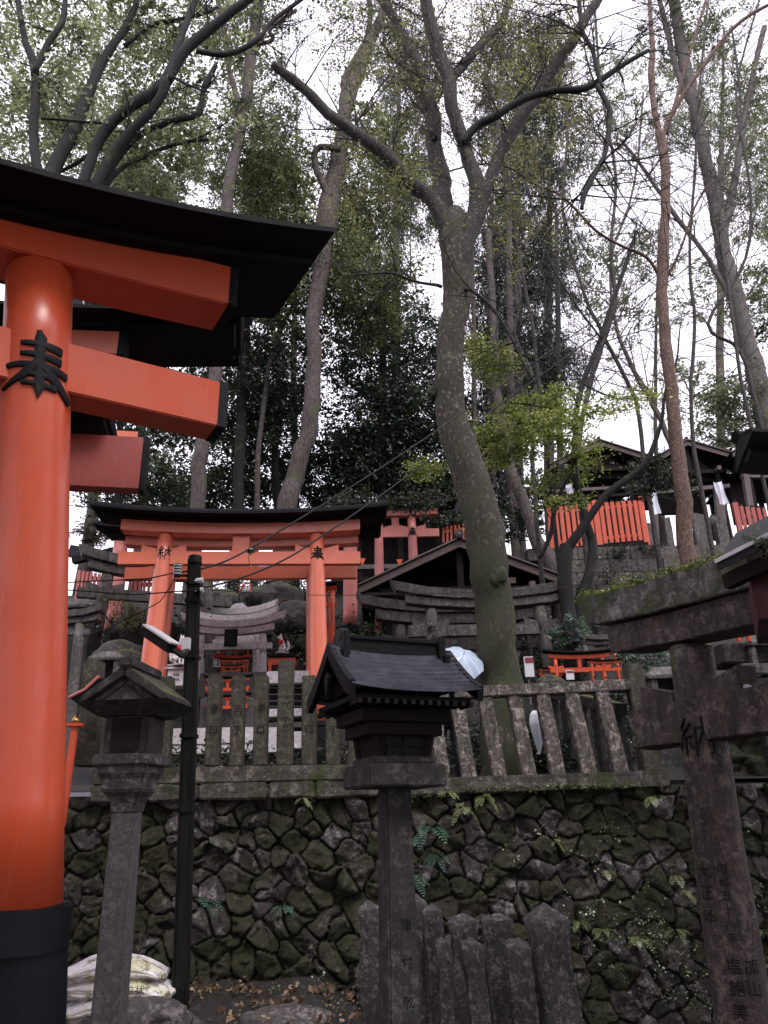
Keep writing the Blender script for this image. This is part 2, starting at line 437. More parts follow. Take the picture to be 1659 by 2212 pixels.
# ---- dry-laid stone walls with real relief
def stonemat():
    m, nt, b = mat('mossy_wall_stone')
    co = coords(nt)
    at = node(nt, 'ShaderNodeAttribute', attribute_name='col')
    b.inputs['Specular IOR Level'].default_value = 0.3
    sp = node(nt, 'ShaderNodeSeparateColor'); nt.links.new(at.outputs[0], sp.inputs[0])
    n1 = noi(nt, co, 1.1, 6, 0.7); n2 = noi(nt, co, 17, 9, 0.85); n3 = noi(nt, co, 5, 6, 0.75, None, 0.8)
    nf = noi(nt, co, 60, 7, 0.85)
    c = mix(nt, sp.outputs[1], (0.018, 0.015, 0.012), (0.095, 0.079, 0.070))
    c = mix(nt, ramp(nt, n2, [(0.35, 0.0), (0.65, 0.8)]), c, (0.010, 0.008, 0.007))
    c = mix(nt, mth(nt, 'MULTIPLY', ramp(nt, nf, [(0.40, 1.0), (0.48, 0.0), (0.6, 0.0)]), ramp(nt, n3, [(0.47, 0.05), (0.56, 1.0)])), c, (0.26, 0.235, 0.23))
    lf = mth(nt, 'MULTIPLY', ramp(nt, n3, [(0.53, 0.0), (0.60, 1.0)]), ramp(nt, n2, [(0.44, 0.0), (0.52, 1.0)]))
    c = mix(nt, mth(nt, 'MULTIPLY', lf, 0.85), c, (0.36, 0.33, 0.325))
    mo = mth(nt, 'ADD', mth(nt, 'MULTIPLY', n1, 0.9), mth(nt, 'ADD', mth(nt, 'MULTIPLY', sp.outputs[2], 0.28), mth(nt, 'MULTIPLY', n3, 0.25)))
    mo = mth(nt, 'MULTIPLY', ramp(nt, mo, [(0.60, 0.0), (0.74, 0.95)]), ramp(nt, nf, [(0.34, 0.3), (0.48, 1.0)]))
    c = mix(nt, mo, c, mix(nt, ramp(nt, n2, [(0.35, 0.0), (0.7, 1.0)]), (0.005, 0.006, 0.0025), (0.050, 0.053, 0.015)))
    nt.links.new(c, b.inputs['Base Color'])
    b.inputs['Roughness'].default_value = 0.65
    bump(nt, b, mth(nt, 'ADD', n2, mth(nt, 'MULTIPLY', noi(nt, co, 45, 5, 0.7), 0.9)), 1.0, 0.02)
    return m
M['wall'] = stonemat()
def rockwall(name, label, cat, xa, xb, yf, za, zb, res, cell, lean=0.12, diag=None, amp=0.075, seed=1, top=0.0, m='wall'):
    rg = np.random.default_rng(seed)
    nx_, nz_ = int((xb-xa)/res), int((zb-za)/res)
    X, Z = np.meshgrid(np.linspace(xa, xb, nx_), np.linspace(za, zb, nz_))
    seeds = []
    z = za-0.5; k = 0
    while z < zb+0.6:
        x = xa-0.6 + (k % 2)*cell*0.6; sz = cell*(0.75+0.1*rg.random())
        while x < xb+0.6:
            big = rg.choice([.6, .85, 1.1, 1.5])*rg.uniform(.9, 1.1)
            seeds.append((x+rg.uniform(-.2, .2)*cell, z+rg.uniform(-.38, .38)*cell)); x += cell*1.15*big
        z += sz; k += 1
    sd_ = np.array(seeds); n = len(sd_)
    tone = rg.random(n); moss = rg.random(n); off = rg.normal(0, 1, n); tx, tz_ = rg.normal(0, .22, n), rg.normal(0, .24, n)
    wx = X + 0.035*np.sin(Z*9+X*4) + 0.02*np.sin(X*21+Z*13); wz = Z + 0.03*np.sin(X*8-Z*5) + 0.018*np.sin(X*17+Z*23)
    if diag: a = np.clip((X-diag)/1.5, 0, 1)*0.6; wx, wz = wx*np.cos(a)+wz*np.sin(a)*0.9, wz*np.cos(a)-wx*np.sin(a)*0.0+wz*0
    q = np.stack([wx.ravel(), wz.ravel()*1.12], 1); s2 = sd_*np.array([1, 1.12])
    F1 = np.empty(len(q)); F2 = np.empty(len(q)); I = np.empty(len(q), int)
    for a in range(0, len(q), 20000):
        d = np.sqrt(((q[a:a+20000, None]-s2[None])**2).sum(2)); ix = np.argpartition(d, 1, axis=1)[:, :2]
        dd = np.take_along_axis(d, ix, 1); o = np.argsort(dd, 1); dd = np.take_along_axis(dd, o, 1); ix = np.take_along_axis(ix, o, 1)
        F1[a:a+20000], F2[a:a+20000], I[a:a+20000] = dd[:, 0], dd[:, 1], ix[:, 0]
    e = (F2-F1)/cell
    prof = np.clip(e/0.13, 0, 1)**0.5*.85+np.clip(e/.6, 0, 1)*.15
    gap = np.clip(1-e/0.06, 0, 1)
    dx = q[:, 0]-s2[I, 0]; dz = q[:, 1]-s2[I, 1]
    h = prof*(amp + 0.018*off[I] + tx[I]*dx + tz_[I]*dz) - 0.06*gap
    h += np.array([noise.fractal(Vector((a*7, b*7, 0)), 0.8, 2.0, 4) for a, b in zip(X.ravel(), Z.ravel())])*0.015*prof
    f2 = rg.uniform([xa, za], [xb, zb], (int((xb-xa)*(zb-za)/(cell*.42)**2), 2)); ft = rg.normal(0, .2, (len(f2), 2)); fo = rg.normal(0, .004, len(f2))
    for a in range(0, len(q), 8000):
        d = ((q[a:a+8000, None]-f2[None])**2).sum(2); k = d.argmin(1); dd = q[a:a+8000]-f2[k]
        h[a:a+8000] += (np.clip((ft[k]*dd).sum(1), -.03, .03)+fo[k])*prof[a:a+8000]
    zz = Z.ravel(); Yv = yf - h + lean*(zz-za)
    if top: zz = np.where(zz > zb-0.01, zz, zz)
    vs = np.stack([X.ravel(), Yv, zz], 1)
    me = bpy.data.meshes.new(name)
    i, j = np.meshgrid(np.arange(nx_-1), np.arange(nz_-1)); a = (j*nx_+i).ravel()
    F = np.stack([a, a+1, a+1+nx_, a+nx_], 1)
    base = len(vs)                     # a back and top so that the wall is solid
    ex = np.array([[xa, yf+lean*(zb-za)+0.55, za], [xb, yf+lean*(zb-za)+0.55, za], [xa, yf+lean*(zb-za)+0.55, zb], [xb, yf+lean*(zb-za)+0.55, zb]])
    vs = np.concatenate([vs, ex]); tl, tr = (nz_-1)*nx_, nz_*nx_-1
    fl = [tuple(x) for x in F] + [(base, base+1, base+3, base+2), (base+2, base+3) + tuple(range(tr, tl-1, -1))]
    me.from_pydata([tuple(x) for x in vs], [], fl)
    ca = me.color_attributes.new('col', 'FLOAT_COLOR', 'POINT')
    cc = np.ones((len(vs), 4)); cc[:base, 0] = gap; cc[:base, 1] = tone[I]; cc[:base, 2] = moss[I]
    ca.data.foreach_set('color', cc.ravel())
    me.materials.append(M[m]); me.shade_smooth()
    ob = bpy.data.objects.new(name, me); C.objects.link(ob)
    return tag(ob, label, cat)
rockwall('retaining_wall', 'long mossy retaining wall of dry-laid field stones below the stone picket fences', 'stone wall', -7.0, 7.2, 8.95, -0.95, 1.93, 0.015, 0.25, lean=0.06, seed=5)
rockwall('rubble_wall', 'rubble wall with small plants rising behind the slanting stone gate at the right edge', 'stone wall', 4.0, 8.5, 9.7, 1.2, 3.05, 0.03, 0.26, lean=0.1, seed=8)
# low stones and tiers on the slope behind the fences
rockwall('tier_wall', 'dark low stone tier behind the small pale stone gate', 'stone wall', -7.5, 3.4, 15.6, 3.2, 5.3, 0.05, 0.42, lean=0.15, seed=12)

# ---- block retaining wall of the upper terrace, right
t = thing('block_wall', 'weathered ashlar block wall under the upper terrace with the vermilion pickets', 'stone wall', (4.2, 20, 5.9))
mb = MB(); g = random.Random(3)
zr = 5.9
for r in range(7):
    hh = 0.37; x = 3.9 + (0.3 if r % 2 else 0)
    while x < 13:
        ww = g.uniform(.55, .8); mb.box((x+ww/2, 20.0+g.uniform(-.015, .015)+0.03*r, zr+hh/2), (ww-.012, .5, hh-.012)); x += ww
    zr += hh
mb.build('block_courses', M['blocks'], t, bevel=0.012)
mb = MB(); mb.box((8.5, 20.35, 7.2), (9.2, .3, 2.6)); mb.build('mortar_core', M['stoned'], t)

# ================================================================== gates
def beam(mb, hb, ht, z0, h, d, up=0.0, L=1.0, n=18, gable=0.0, dt=None, pw=2.2, xa=-1, xb=1):
    """curved beam along local x; xa/xb scale the two ends"""
    dt = dt or d; rings = []
    for i in range(n+1):
        s = -1+2*i/n
        k = abs(xa) if s < 0 else abs(xb)
        x0_, x1_ = s*hb*k, s*ht*k
        za = z0 + up*(abs(x0_)/L)**pw; zb = z0 + h + up*(abs(x1_)/L)**pw
        rings.append([Vector((x0_, -d/2, za)), Vector((x0_, d/2, za)), Vector((x1_, dt/2, zb)), Vector((x1_, 0, zb+gable)), Vector((x1_, -dt/2, zb))])
    return mb.loft(rings)
def torii(label, base, rz, span, H, r, sty='stone', group=None, kl=None, kd=None, kh=None, up=None, sl=None, sh=None, sdp=None,
          nz=None, nh=None, nd=None, nl=None, bat=0.0, nem=0.0, rt=None, chars=None, cz=None, cs=None, ta=(0, 0), gz=True, wedge=True,
          mt=None, roofm=None, detail=True, plinth=0.0, ov=None, plaque=False, eb=False, seg=24, rough=0.0, km=None, col=None, lu=.8, lh=None):
    s = span; hs = s/2
    kl = kl or s*0.85; kd = kd or r*3.0; kh = kh or s*0.06; up = s*0.06 if up is None else up
    sl = sl or kl*0.9; sh = sh or s*0.065; sdp = sdp or r*1.7
    nz = nz or H*0.84; nh = nh or s*0.085; nd = nd or r*0.9; nl = nl or kl*0.8; rt = rt or r*0.85
    m1 = M[mt] if mt else (M['verm'] if sty == 'wood' else M['stoneg'])
    mr = M[roofm] if roofm else (M['blackpaint'] if sty == 'wood' else m1)
    nm = {'wood': 'torii_gate', 'stone': 'stone_torii_gate'}[sty]
    t = thing(nm, label, 'torii gate', base, rz, group)
    for sgn, ch, q in ((-1, 0, 0), (1, 1, 1)):
        mb = MB(); n = 8; zz0 = max(nem, plinth)*0.98
        pts = [(sgn*(hs-bat*z/H), 0, z) for z in np.linspace(zz0, H+0.01, n)]
        rr = [r+(rt-r)*(z/H) for z in np.linspace(zz0, H, n)]
        mb.tube(pts, rr, seg, rough=0.0)
        p = mb.build('pillar', m1, t, smooth=True, local=True, rough=rough)
        p.data.shade_smooth()
        if nem:
            mb = MB(); mb.tube([(sgn*(hs), 0, -0.3), (sgn*(hs-bat*nem/H), 0, nem)], [r*1.16, r*1.12], seg); mb.tube([(sgn*(hs-bat*nem/H), 0, nem*0.9), (sgn*(hs-bat*nem/H), 0, nem+.005)], [r*1.22, r*1.2], seg)
            mb.build('post_sleeve', M['ink'], p, local=True, bevel=0.004, smooth=False)
        if plinth:
            mb = MB(); mb.box((sgn*(hs-bat*plinth/H*.5), 0, plinth/2-.2), (r*2.9, r*2.9, plinth+.4), tp=(.93, .93)); mb.build('plinth', m1, p, local=True, bevel=0.01, rough=rough)
        if chars and chars[ch]:
            mb = MB(); a0 = -math.pi/2 + ta[q]
            def fn(x, z, o, sgn=sgn, a0=a0):
                zz = cz+z; rad = r+(rt-r)*(zz/H)+o; a = a0 + x/(r+(rt-r)*(zz/H)); cx = sgn*(hs-bat*zz/H)
                return Vector((cx+rad*math.cos(a), rad*math.sin(a), zz))
            if isinstance(chars[ch], str):
                mb = text_mb(chars[ch], cs, fn, 0.004)
            else: strokes(mb, chars[ch], cs, fn, 0.006 if cs < .2 else 0.012)
            mb.build('painted_character', M['ink'], p, local=True)
    hh = hs-bat
    mb = beam(MB(), sl, sl*(1.01 if sty == 'stone' else 1.0), H, lh or sh, sdp, up*lu, kl, 20); x = mb.build('lintel', m1, t, local=True, bevel=0.006, rough=rough, sub=0)
    if eb:
        for sg in ((-1, 1) if eb == 2 else (1,)):
            mb = MB(); zu = H+up*lu*(sl/kl)**2.2; mb.box((sg*(sl+0.0), 0, zu+(lh or sh)/2), (.05, sdp*1.02, (lh or sh)*1.03)); mb.build('end_cap', M['ink'], x, local=True, bevel=0.004)
    if sty == 'stone':
        mb = beam(MB(), kl*0.97, kl*1.03, H+sh+0.003, kh, kd, up, kl, 24, gable=kh*0.18, dt=kd*1.05)
        mb.build('top_beam', M[km] if km else m1, t, local=True, bevel=0.008, rough=rough)
    else:
        ov = ov or kd*1.0
        mb = beam(MB(), kl*0.985, kl*0.99, H+sh, kh*0.5, sdp*1.5, up, kl, 24); mb.build('under_roof_board', mr, t, local=True)
        mb = beam(MB(), kl, kl*1.01, H+sh+kh*0.42, kh*0.35, ov*2, up, kl, 30, gable=ov*0.30)
        mb.build('roof', mr, t, local=True, bevel=0.003)
        if detail:
            mb = MB(); zz = H+sh+kh*0.8+up
            for k in range(5):
                yy = -ov*0.9+ov*1.8*k/4
            mb = beam(MB(), kl*1.005, kl*1.03, H+sh+kh*0.78+ov*0.22, kh*0.5, ov*0.5, up, kl, 30, gable=0.01)
            mb.build('ridge_beam', M['blackroof'], t, local=True)
    mb = MB(); mb.box((0, 0, nz), (nl*2, nd, nh)); nk = mb.build('tie_beam', m1, t, local=True, bevel=0.006, rough=rough)
    if eb:
        for sg in ((-1, 1) if eb == 2 else (1,)):
            mb = MB(); mb.box((sg*(nl+0.0), 0, nz), (.05, nd*1.03, nh*1.03)); mb.build('end_cap', M['ink'], nk, local=True, bevel=0.003)
    if gz:
        mb = MB(); mb.box((0, 0, (nz+nh/2+H)/2), (r*1.5, nd*.9, H-nz-nh/2)); mb.build('centre_strut', m1, t, local=True, bevel=0.004)
    if plaque:
        mb = MB(); mb.box((0, -sdp*.75, (nz+H)/2+.03), (r*3.2, .03, (H-nz)*1.5)); pl = mb.build('plaque', M['ink'], t, local=True, bevel=0.006)
        mb = MB(); mb.box((0, -sdp*.75-.016, (nz+H)/2+.03), (r*2.4, .01, (H-nz)*1.2)); mb.build('plaque_panel', M['metal'], pl, local=True)
    if wedge:
        for sgn in (-1, 1):
            cx = sgn*(hs-bat*nz/H); rr = r+(rt-r)*nz/H
            for q in (-1, 1):
                mb = MB(); a = cx+q*rr*0.95; b = cx+q*(rr+nh*1.1)
                lo = nz+nh/2+.002
                mb.loft([[Vector((a, y, lo)) for y in (-nd*.4, nd*.4)] + [Vector((a, y, lo+nh*.25)) for y in (nd*.4, -nd*.4)],
                         [Vector((b, y, lo)) for y in (-nd*.4, nd*.4)] + [Vector((b, y, lo+nh*.55)) for y in (nd*.4, -nd*.4)]])
                mb.build('wedge', m1, t, local=True)
    return t
def gate_at(label, A, B, zb, r, bat=0.0, **k):
    """A, B: the tops of the two pillars (world points)"""
    A, B = Vector(A), Vector(B); c = (A+B)/2; d = B-A; s = math.hypot(d.x, d.y)
    
    for q in ('nz', 'cz'):
        if k.get(q) and k[q] > c.z-zb: k[q] -= zb
    return torii(label, (c.x, c.y, zb), math.atan2(d.y, d.x), s+2*bat, c.z-zb, r, bat=bat, **k)

# ---- 1 big vermilion gate, left foreground
Y1 = 2.9; a1 = R(30)
top1 = P(91, 590, Y1); bot1 = P(4, 1950, Y1)
span1 = 2.9; H1 = 3.97; sl1 = (bot1.x-top1.x)/(top1.z-bot1.z)
ax = Vector((math.cos(a1), math.sin(a1), 0))
lean1 = (bot1.x-top1.x)*1.05
cB = Vector((bot1.x+sl1*bot1.z, Y1+sl1*3.6*math.tan(a1), 0)) + ax*(-span1/2); cB.z = 0
kb = torii('large vermilion torii gate with glossy pillar and black roof filling the left edge', cB, a1, span1, H1, 0.152, 'wood',
      kl=span1/2+.87, kd=.36, kh=.10, up=.33, sl=span1/2+.44, sh=.12, lh=.235, lu=.35, sdp=.26, nz=3.49, nh=.245,
      nd=.17, nl=span1/2+.44, bat=sl1*H1/math.cos(a1), nem=P(60, 1975, Y1-.1).z, rt=.142, chars=(None, HO), cz=3.29, cs=.30, ta=(0, -.05), ov=.42, eb=2, wedge=False, seg=48)
# ---- the receding row behind it
def row_gate(label, tip, Yt, neu, nev0, nev1, sle, Ypil, mtn, H, kh=.09, group='torii gates in a row at the left', ov=.3, slv=None, ohg=1.5):
    """right part visible only; tip = roof tip, (neu, nev0, nev1) = tie beam end"""
    a = R(10); axx = Vector((math.cos(a), math.sin(a), 0)); sp = 2.6
    T = P(tip[0], tip[1], Yt)
    kl = sp/2+ohg; c = Vector((T.x, T.y, 0)) - axx*kl
    E = P(neu, nev0, c.y+math.sin(a)*(sp/2+.6)); E2 = P(neu, nev1, E.y)
    nl = (E.x-c.x)/math.cos(a)
    h = T.z-.14-.24-kh
    return torii(label, (c.x, c.y, 0), a, sp, h, .13, 'wood', group, kl=kl, kd=.34, kh=kh, up=.14, sl=sle or kl*.84, sh=.2, sdp=.2,
                 nz=(E.z+E2.z)/2, nh=E.z-E2.z, nd=.14, nl=nl, bat=.08, nem=1.0, ov=ov, mt=mtn, eb=2, wedge=False, gz=True)
row_gate('vermilion torii gate whose black roof shows just under the lintel of the large left gate', (520, 700), 5.0, 250, 745, 830, 1.95, 4.6, 'verm2', 3.3)
row_gate('vermilion torii gate with a second black roof tip right below the first one at left', (516, 732), 5.6, 270, 735, 800, 1.75, 5.2, 'verm2', 3.3)
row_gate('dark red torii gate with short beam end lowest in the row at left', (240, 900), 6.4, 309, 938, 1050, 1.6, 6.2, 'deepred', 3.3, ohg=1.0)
row_gate('dull red torii gate glimpsed between the pillar and the lowest dark red beam', (200, 880), 7.2, 296, 925, 965, 1.5, 7.0, 'verm2', 3.3, ohg=.9)

# ---- 2 middle vermilion gates
zb2 = 2.4
A, B = P(359, 1158, 12), P(684, 1158, 12.15)
def W(u0_, u1_, v, Y): return (P(u1_, v, Y)-P(u0_, v, Y)).length
gate_at('faded vermilion torii gate with black characters on both pillars above the stone fence', A, B, 2.42, .185, bat=.10, sty='wood', mt='verm2',
        kl=W(208, 830, 1110, 12)/2, kh=.13, up=.14, sl=W(263, 773, 1140, 12)/2, sh=.19, sdp=.26, nz=P(520, 1204, 12).z, nh=P(520, 1191, 12).z-P(520, 1218, 12).z,
        nd=.12, nl=W(256, 775, 1204, 12)/2, nem=.62, rt=.115, chars=(NO, HO), cz=P(350, 1213, 12).z, cs=.23, ta=(.3, .1), ov=.42, wedge=True, seg=32)
A, B = P(372, 1185, 13.0), P(676, 1185, 13.1)
gate_at('second faded vermilion torii gate close behind the lettered one with orange beams showing below', A, B, 2.6, .16, bat=.1, sty='wood', mt='verm2',
        kl=W(225, 815, 1140, 13)/2, kh=.12, up=.1, sl=W(274, 769, 1140, 13)/2, sh=.17, sdp=.22, nz=P(520, 1237, 13).z, nh=P(520, 1224, 13).z-P(520, 1251, 13).z,
        nd=.12, nl=W(270, 767, 1237, 13)/2, nem=.5, rt=.12, ov=.38, wedge=True)
A, B = P(262, 1166, 15.0), P(757, 1166, 15.0)
gate_at('tall pinkish torii gate behind the middle gates with its right pillar in a black sleeve', A, B, 3.6, .15, bat=-.02, sty='wood', mt='pinkv',
        kl=W(215, 815, 1140, 15)/2, kh=.12, up=.1, sh=.15, sdp=.2, nz=P(520, 1205, 15).z, nh=.2, nd=.1, nl=W(258, 763, 1204, 15)/2, nem=P(740, 1354, 15).z-3.6, rt=.14, ov=.3, wedge=False)
A, B = P(683, 1276, 14.2), P(717, 1276, 14.2)
gate_at('narrow orange torii gate beside the right pillar of the middle gate', A, B, 3.6, .07, sty='wood', mt='verm', kl=.26, kh=.06, up=.03, sh=.07, nz=P(716, 1290, 14.2).z-.15, nh=.09, nl=.24, ov=.14, wedge=False)
A, B = P(818, 1117, 19), P(889, 1117, 19)
gate_at('small pale pink torii gate with one black character high behind the gabled hall', A, B, 5.8, .13, bat=.02, sty='wood', mt='pinkv', group=None,
        kl=W(700, 962, 1100, 19)/2, kh=.13, up=.1, sl=W(762, 946, 1110, 19)/2, sh=.17, nz=P(889, 1152, 19).z, nh=P(889, 1144, 19).z-P(889, 1161, 19).z, nd=.1, nl=W(760, 948, 1150, 19)/2,
        rt=.11, chars=(None, HO), cz=P(889, 1160, 19).z-5.8, cs=.25, ov=.34)

# ---- 3 stone gates
A, B = P(933, 1315, 13.6), P(1165, 1315, 13.6)
gate_at('grey stone torii gate with engraved pillars before the gabled hall, nearer of two', A, B, 2.95, .125, bat=.16, mt='stoneg', kl=W(847, 1243, 1280, 13.6)/2, kd=.36, kh=.17, up=.20, sl=W(879, 1222, 1300, 13.6)/2,
        sh=.15, sdp=.26, nz=P(1050, 1362, 13.6).z-2.95, nh=.2, nd=.14, nl=W(879, 1222, 1362, 13.6)/2, chars=('奉', '奉'), cz=P(1050, 1362, 13.6).z-2.95, cs=.17, wedge=True, rough=.012)
A, B = P(866, 1349, 14.6), P(1130, 1349, 14.6)
gate_at('older grey stone torii gate with dark upswept tip half hidden behind the nearer stone gate', A, B, 3.3, .12, bat=.1, mt='stoneg', kl=W(776, 1215, 1300, 14.6)/2, kd=.36, kh=.19, up=.22, sl=W(816, 1186, 1335, 14.6)/2,
        sh=.2, sdp=.26, nz=P(1000, 1393, 14.6).z-3.3, nh=.22, nd=.14, nl=W(845, 1180, 1362, 14.6)/2, wedge=True, rough=.012)
for i, (ya, uL, uR, vt, vk, l0, l1, plq, lab) in enumerate([
        (14.0, 437, 567, 1372, 1346, 397, 619, True, 'pale stone torii gate with black plaque in front of the little altar'),
        (14.5, 450, 556, 1360, 1346, 410, 600, False, 'pale stone torii gate directly behind the plaque gate, middle of three'),
        (15.0, 452, 554, 1344, 1330, 412, 600, False, 'pale stone torii gate rearmost of the three under the grey boulder')]):
    A, B = P(uL, vt, ya), P(uR, vt, ya)
    zb = 3.9; Hh = A.z-zb
    gate_at(lab, A, B, zb, .075, bat=.05, mt='stonew', kl=W(l0, l1, vt, ya)/2, kd=.22, kh=.13, up=.17, sl=W(l0, l1, vt, ya)/2*.8, sh=.12, sdp=.16, nz=P(500, 1397-(ya-14)*18, ya).z-zb, nh=.115, nd=.08,
            nl=W(l0, l1, vt, ya)/2*.78, rt=.06, chars=('奉', '納') if plq else None, cz=Hh*.66, cs=.12, wedge=False, plaque=plq, group='pale stone gates before the altar')
A, B = P(231, 1252, 13.9), P(448, 1252, 14.5)
gate_at('grey stone torii gate with carved pillar passing behind the middle vermilion gate', A, B, 3.1, .135, bat=.24, mt='stoneg', kl=1.46, kd=.36, kh=.18, up=.18, sl=1.28, sh=.17, nz=P(260, 1283, 13.9).z-3.1, nh=.2, nd=.15, nl=1.42,
        chars=('奉', None), cz=P(212, 1345, 13.9).z-3.1, cs=.2, wedge=True, rough=.01)
A, B = P(90, 1350, 11.3), P(173, 1350, 11.3)
gate_at('small stone torii gate with whitish pillar next to the large vermilion pillar', A, B, 2.2, .085, bat=.07, mt='stoneg', kl=W(40, 222, 1340, 11.3)/2, kd=.24, kh=.1, up=.1, sh=.09, nz=P(170, 1366, 11.3).z-2.2, nh=.09, nl=W(67, 196, 1366, 11.3)/2, wedge=False, rough=.008)
A, B = P(1262, 1394, 13.2), P(1352, 1394, 13.2)
gate_at('small round-pillared stone torii gate beside the little red gates above the fence', A, B, 2.9, .062, bat=.06, mt='stoneg', kl=W(1226, 1388, 1380, 13.2)/2, kd=.2, kh=.09, up=.1, sh=.075, nz=P(1262, 1405, 13.2).z-2.9, nh=.085, nl=W(1240, 1376, 1366, 13.2)/2, wedge=False, rough=.006)

# right foreground stone gate
Y3 = 4.85; a3 = R(-66)
pt3 = P(1492, 1400, Y3); ax3 = Vector((math.cos(a3), math.sin(a3), 0)); span3 = 2.3
cb3 = Vector((pt3.x, Y3, 0)) + ax3*(span3/2)
H3 = pt3.z
g3 = torii('massive moss-covered stone torii gate slanting in from the right edge', (cb3.x, cb3.y, 0), a3, span3+.2, H3, .155, 'stone', kl=span3/2+.82, kd=.34, kh=.21, up=.13, sl=span3/2+.60, sh=.19, sdp=.26,
      nz=2.14, nh=.25, nd=.19, nl=span3/2+.55, bat=.1, rt=.13, chars=(NO, None), cz=1.93, cs=.22, ta=(math.atan2(-Y3, -pt3.x)-a3+math.pi/2-.36, 0), mt='toriis', km='kasagim', wedge=True, seg=40, rough=.012)
# engraved columns on its pillar
pil = [c for c in g3.children if c.name.startswith('pillar')][0]
for txt, da, z0_ in (('昭和五十六年', .12, 1.32), ('大正区', -.55, 1.30), ('塩飽美', .05, .84), ('加山', .62, .84)):
    sz = .055 if len(txt) > 3 else .085
    a0 = math.atan2(-Y3, -pt3.x)-a3+da-.1
    def fn(x, z, o, a0=a0, z0_=z0_):
        zz = z0_+z; k = zz/H3; rad = .155-.025*k+.014+o; a = a0+x/rad; cx = -(span3/2+.1-.1*k)
        return Vector((cx+rad*math.cos(a), rad*math.sin(a), zz))
    n_ = len(txt)
    for i, c_ in enumerate(txt):
        text_mb(c_, sz, lambda x, z, o, i=i: fn(x, z-i*sz*1.25, o), .002).build('engraved_character', M['darkwood'], pil, local=True)

# black roof end of another gate poking in at the upper right
A = P(1640, 905, 6.2)
c = A + Vector((2.6, .3, 0)); 
torii('torii gate of which only a black roof corner pokes in at the upper right edge', (c.x, c.y, 0), R(-14), 2.6, A.z-.42, .14, 'wood', kl=2.42, kd=.36, kh=.1, up=.26, sl=1.9, sh=.2, sdp=.2, nl=1.8, nz=A.z-1.2, nh=.22, bat=.08, ov=.5, eb=2, wedge=False, roofm='blackroof')

# ---- little vermilion votive gates
def mini(label, u, v, Y, wpx, group, zdrop=None, mt='verm', rz=0.0, chars=None):
    c = P(u, v, Y); wd = W(u-wpx/2, u+wpx/2, v, Y); H = wd*0.72
    return torii(label, (c.x, c.y, c.z-H), rz, wd*.68, H, wd*.035, 'wood', group, kl=wd*.5, kd=wd*.1, kh=wd*.05, up=wd*.04, sl=wd*.44, sh=wd*.06, sdp=wd*.06, nz=H*.78, nh=wd*.07, nd=wd*.05, nl=wd*.43,
                 ov=wd*.08, mt=mt, seg=10, detail=False, wedge=True, nem=H*.12)
GA = 'small vermilion gates set on the altar'
mini('small vermilion votive gate highest on the altar under the black plaque', 508, 1407, 14.25, 80, GA)
mini('small vermilion votive gate second on the altar, nested inside the highest', 506, 1430, 14.1, 66, GA)
mini('smallest vermilion votive gate low in the altar niche', 500, 1442, 13.95, 48, GA)
mini('vermilion votive gate on the altar step behind the fence posts', 492, 1473, 12.9, 106, GA)
mini('vermilion votive gate propped lowest against the grey altar face', 492, 1512, 12.6, 100, GA)
GB = 'small vermilion gates right of the mossy trunk'
mini('broad vermilion votive gate with black roof left of the round stone pillar', 1250, 1424, 13.0, 150, GB)
mini('vermilion votive gate nearest the fence corner post', 1306, 1434, 12.6, 82, GB)
mini('vermilion votive gate topmost of those by the small stone gate', 1297, 1415, 13.9, 92, GB)
mini('vermilion votive gate partly behind the mossy trunk edge', 1190, 1449, 13.3, 60, GB)
mini('slightly tilted vermilion votive gate seen below the fence rail', 1268, 1490, 12.2, 60, GB)
GC = 'small vermilion gates on the dark slope'
mini('tiny vermilion gate on the dark slope under the lower orange beam', 530, 1262, 16.4, 34, GC)
mini('tiny vermilion gate right of the middle trunk on the slope', 622, 1300, 17, 26, GC)
A, B_ = P(163, 1560, 8.5), P(139, 1738, 8.5)
t = thing('prayer_post', 'leaning vermilion post with brass cap beside the pale stone lantern', 'post', B_)
mb = MB(); mb.bar(A, B_+(B_-A)*.25, .07, .05); mb.build('shaft', M['verm'], t, bevel=.006)
mb = MB(); mb.tube([A, A+Vector((0, 0, .03)), A+Vector((0, 0, .075))], [.05, .04, .005], 12); mb.build('cap', M['brass'], t, smooth=True)
mb = MB(); mb.box(A+Vector((0, 0, -.03)), (.16, .1, .035)); mb.build('collar', M['verm'], t, bevel=.004)
A = P(150, 1504, 8.4)
t = thing('eave_corner', 'small upturned roof corner with pinkish metal edge above the leaning vermilion post', 'roof', A)
mb = MB(); mb.loft([[Vector((A.x, A.y+y, A.z-.02)), Vector((A.x+.16, A.y+y, A.z+.06)), Vector((A.x+.3, A.y+y, A.z+.2)), Vector((A.x+.3, A.y+y, A.z-.05)), Vector((A.x+.12, A.y+y, A.z-.09))] for y in (0, .5)]); mb.build('roof_body', M['ink'], t)
mb = MB(); mb.tube([A+Vector((0, -.01, -.015)), A+Vector((.16, -.01, .066)), A+Vector((.3, -.01, .207))], .018, 8); mb.build('metal_edge', M['pinkv'], t)

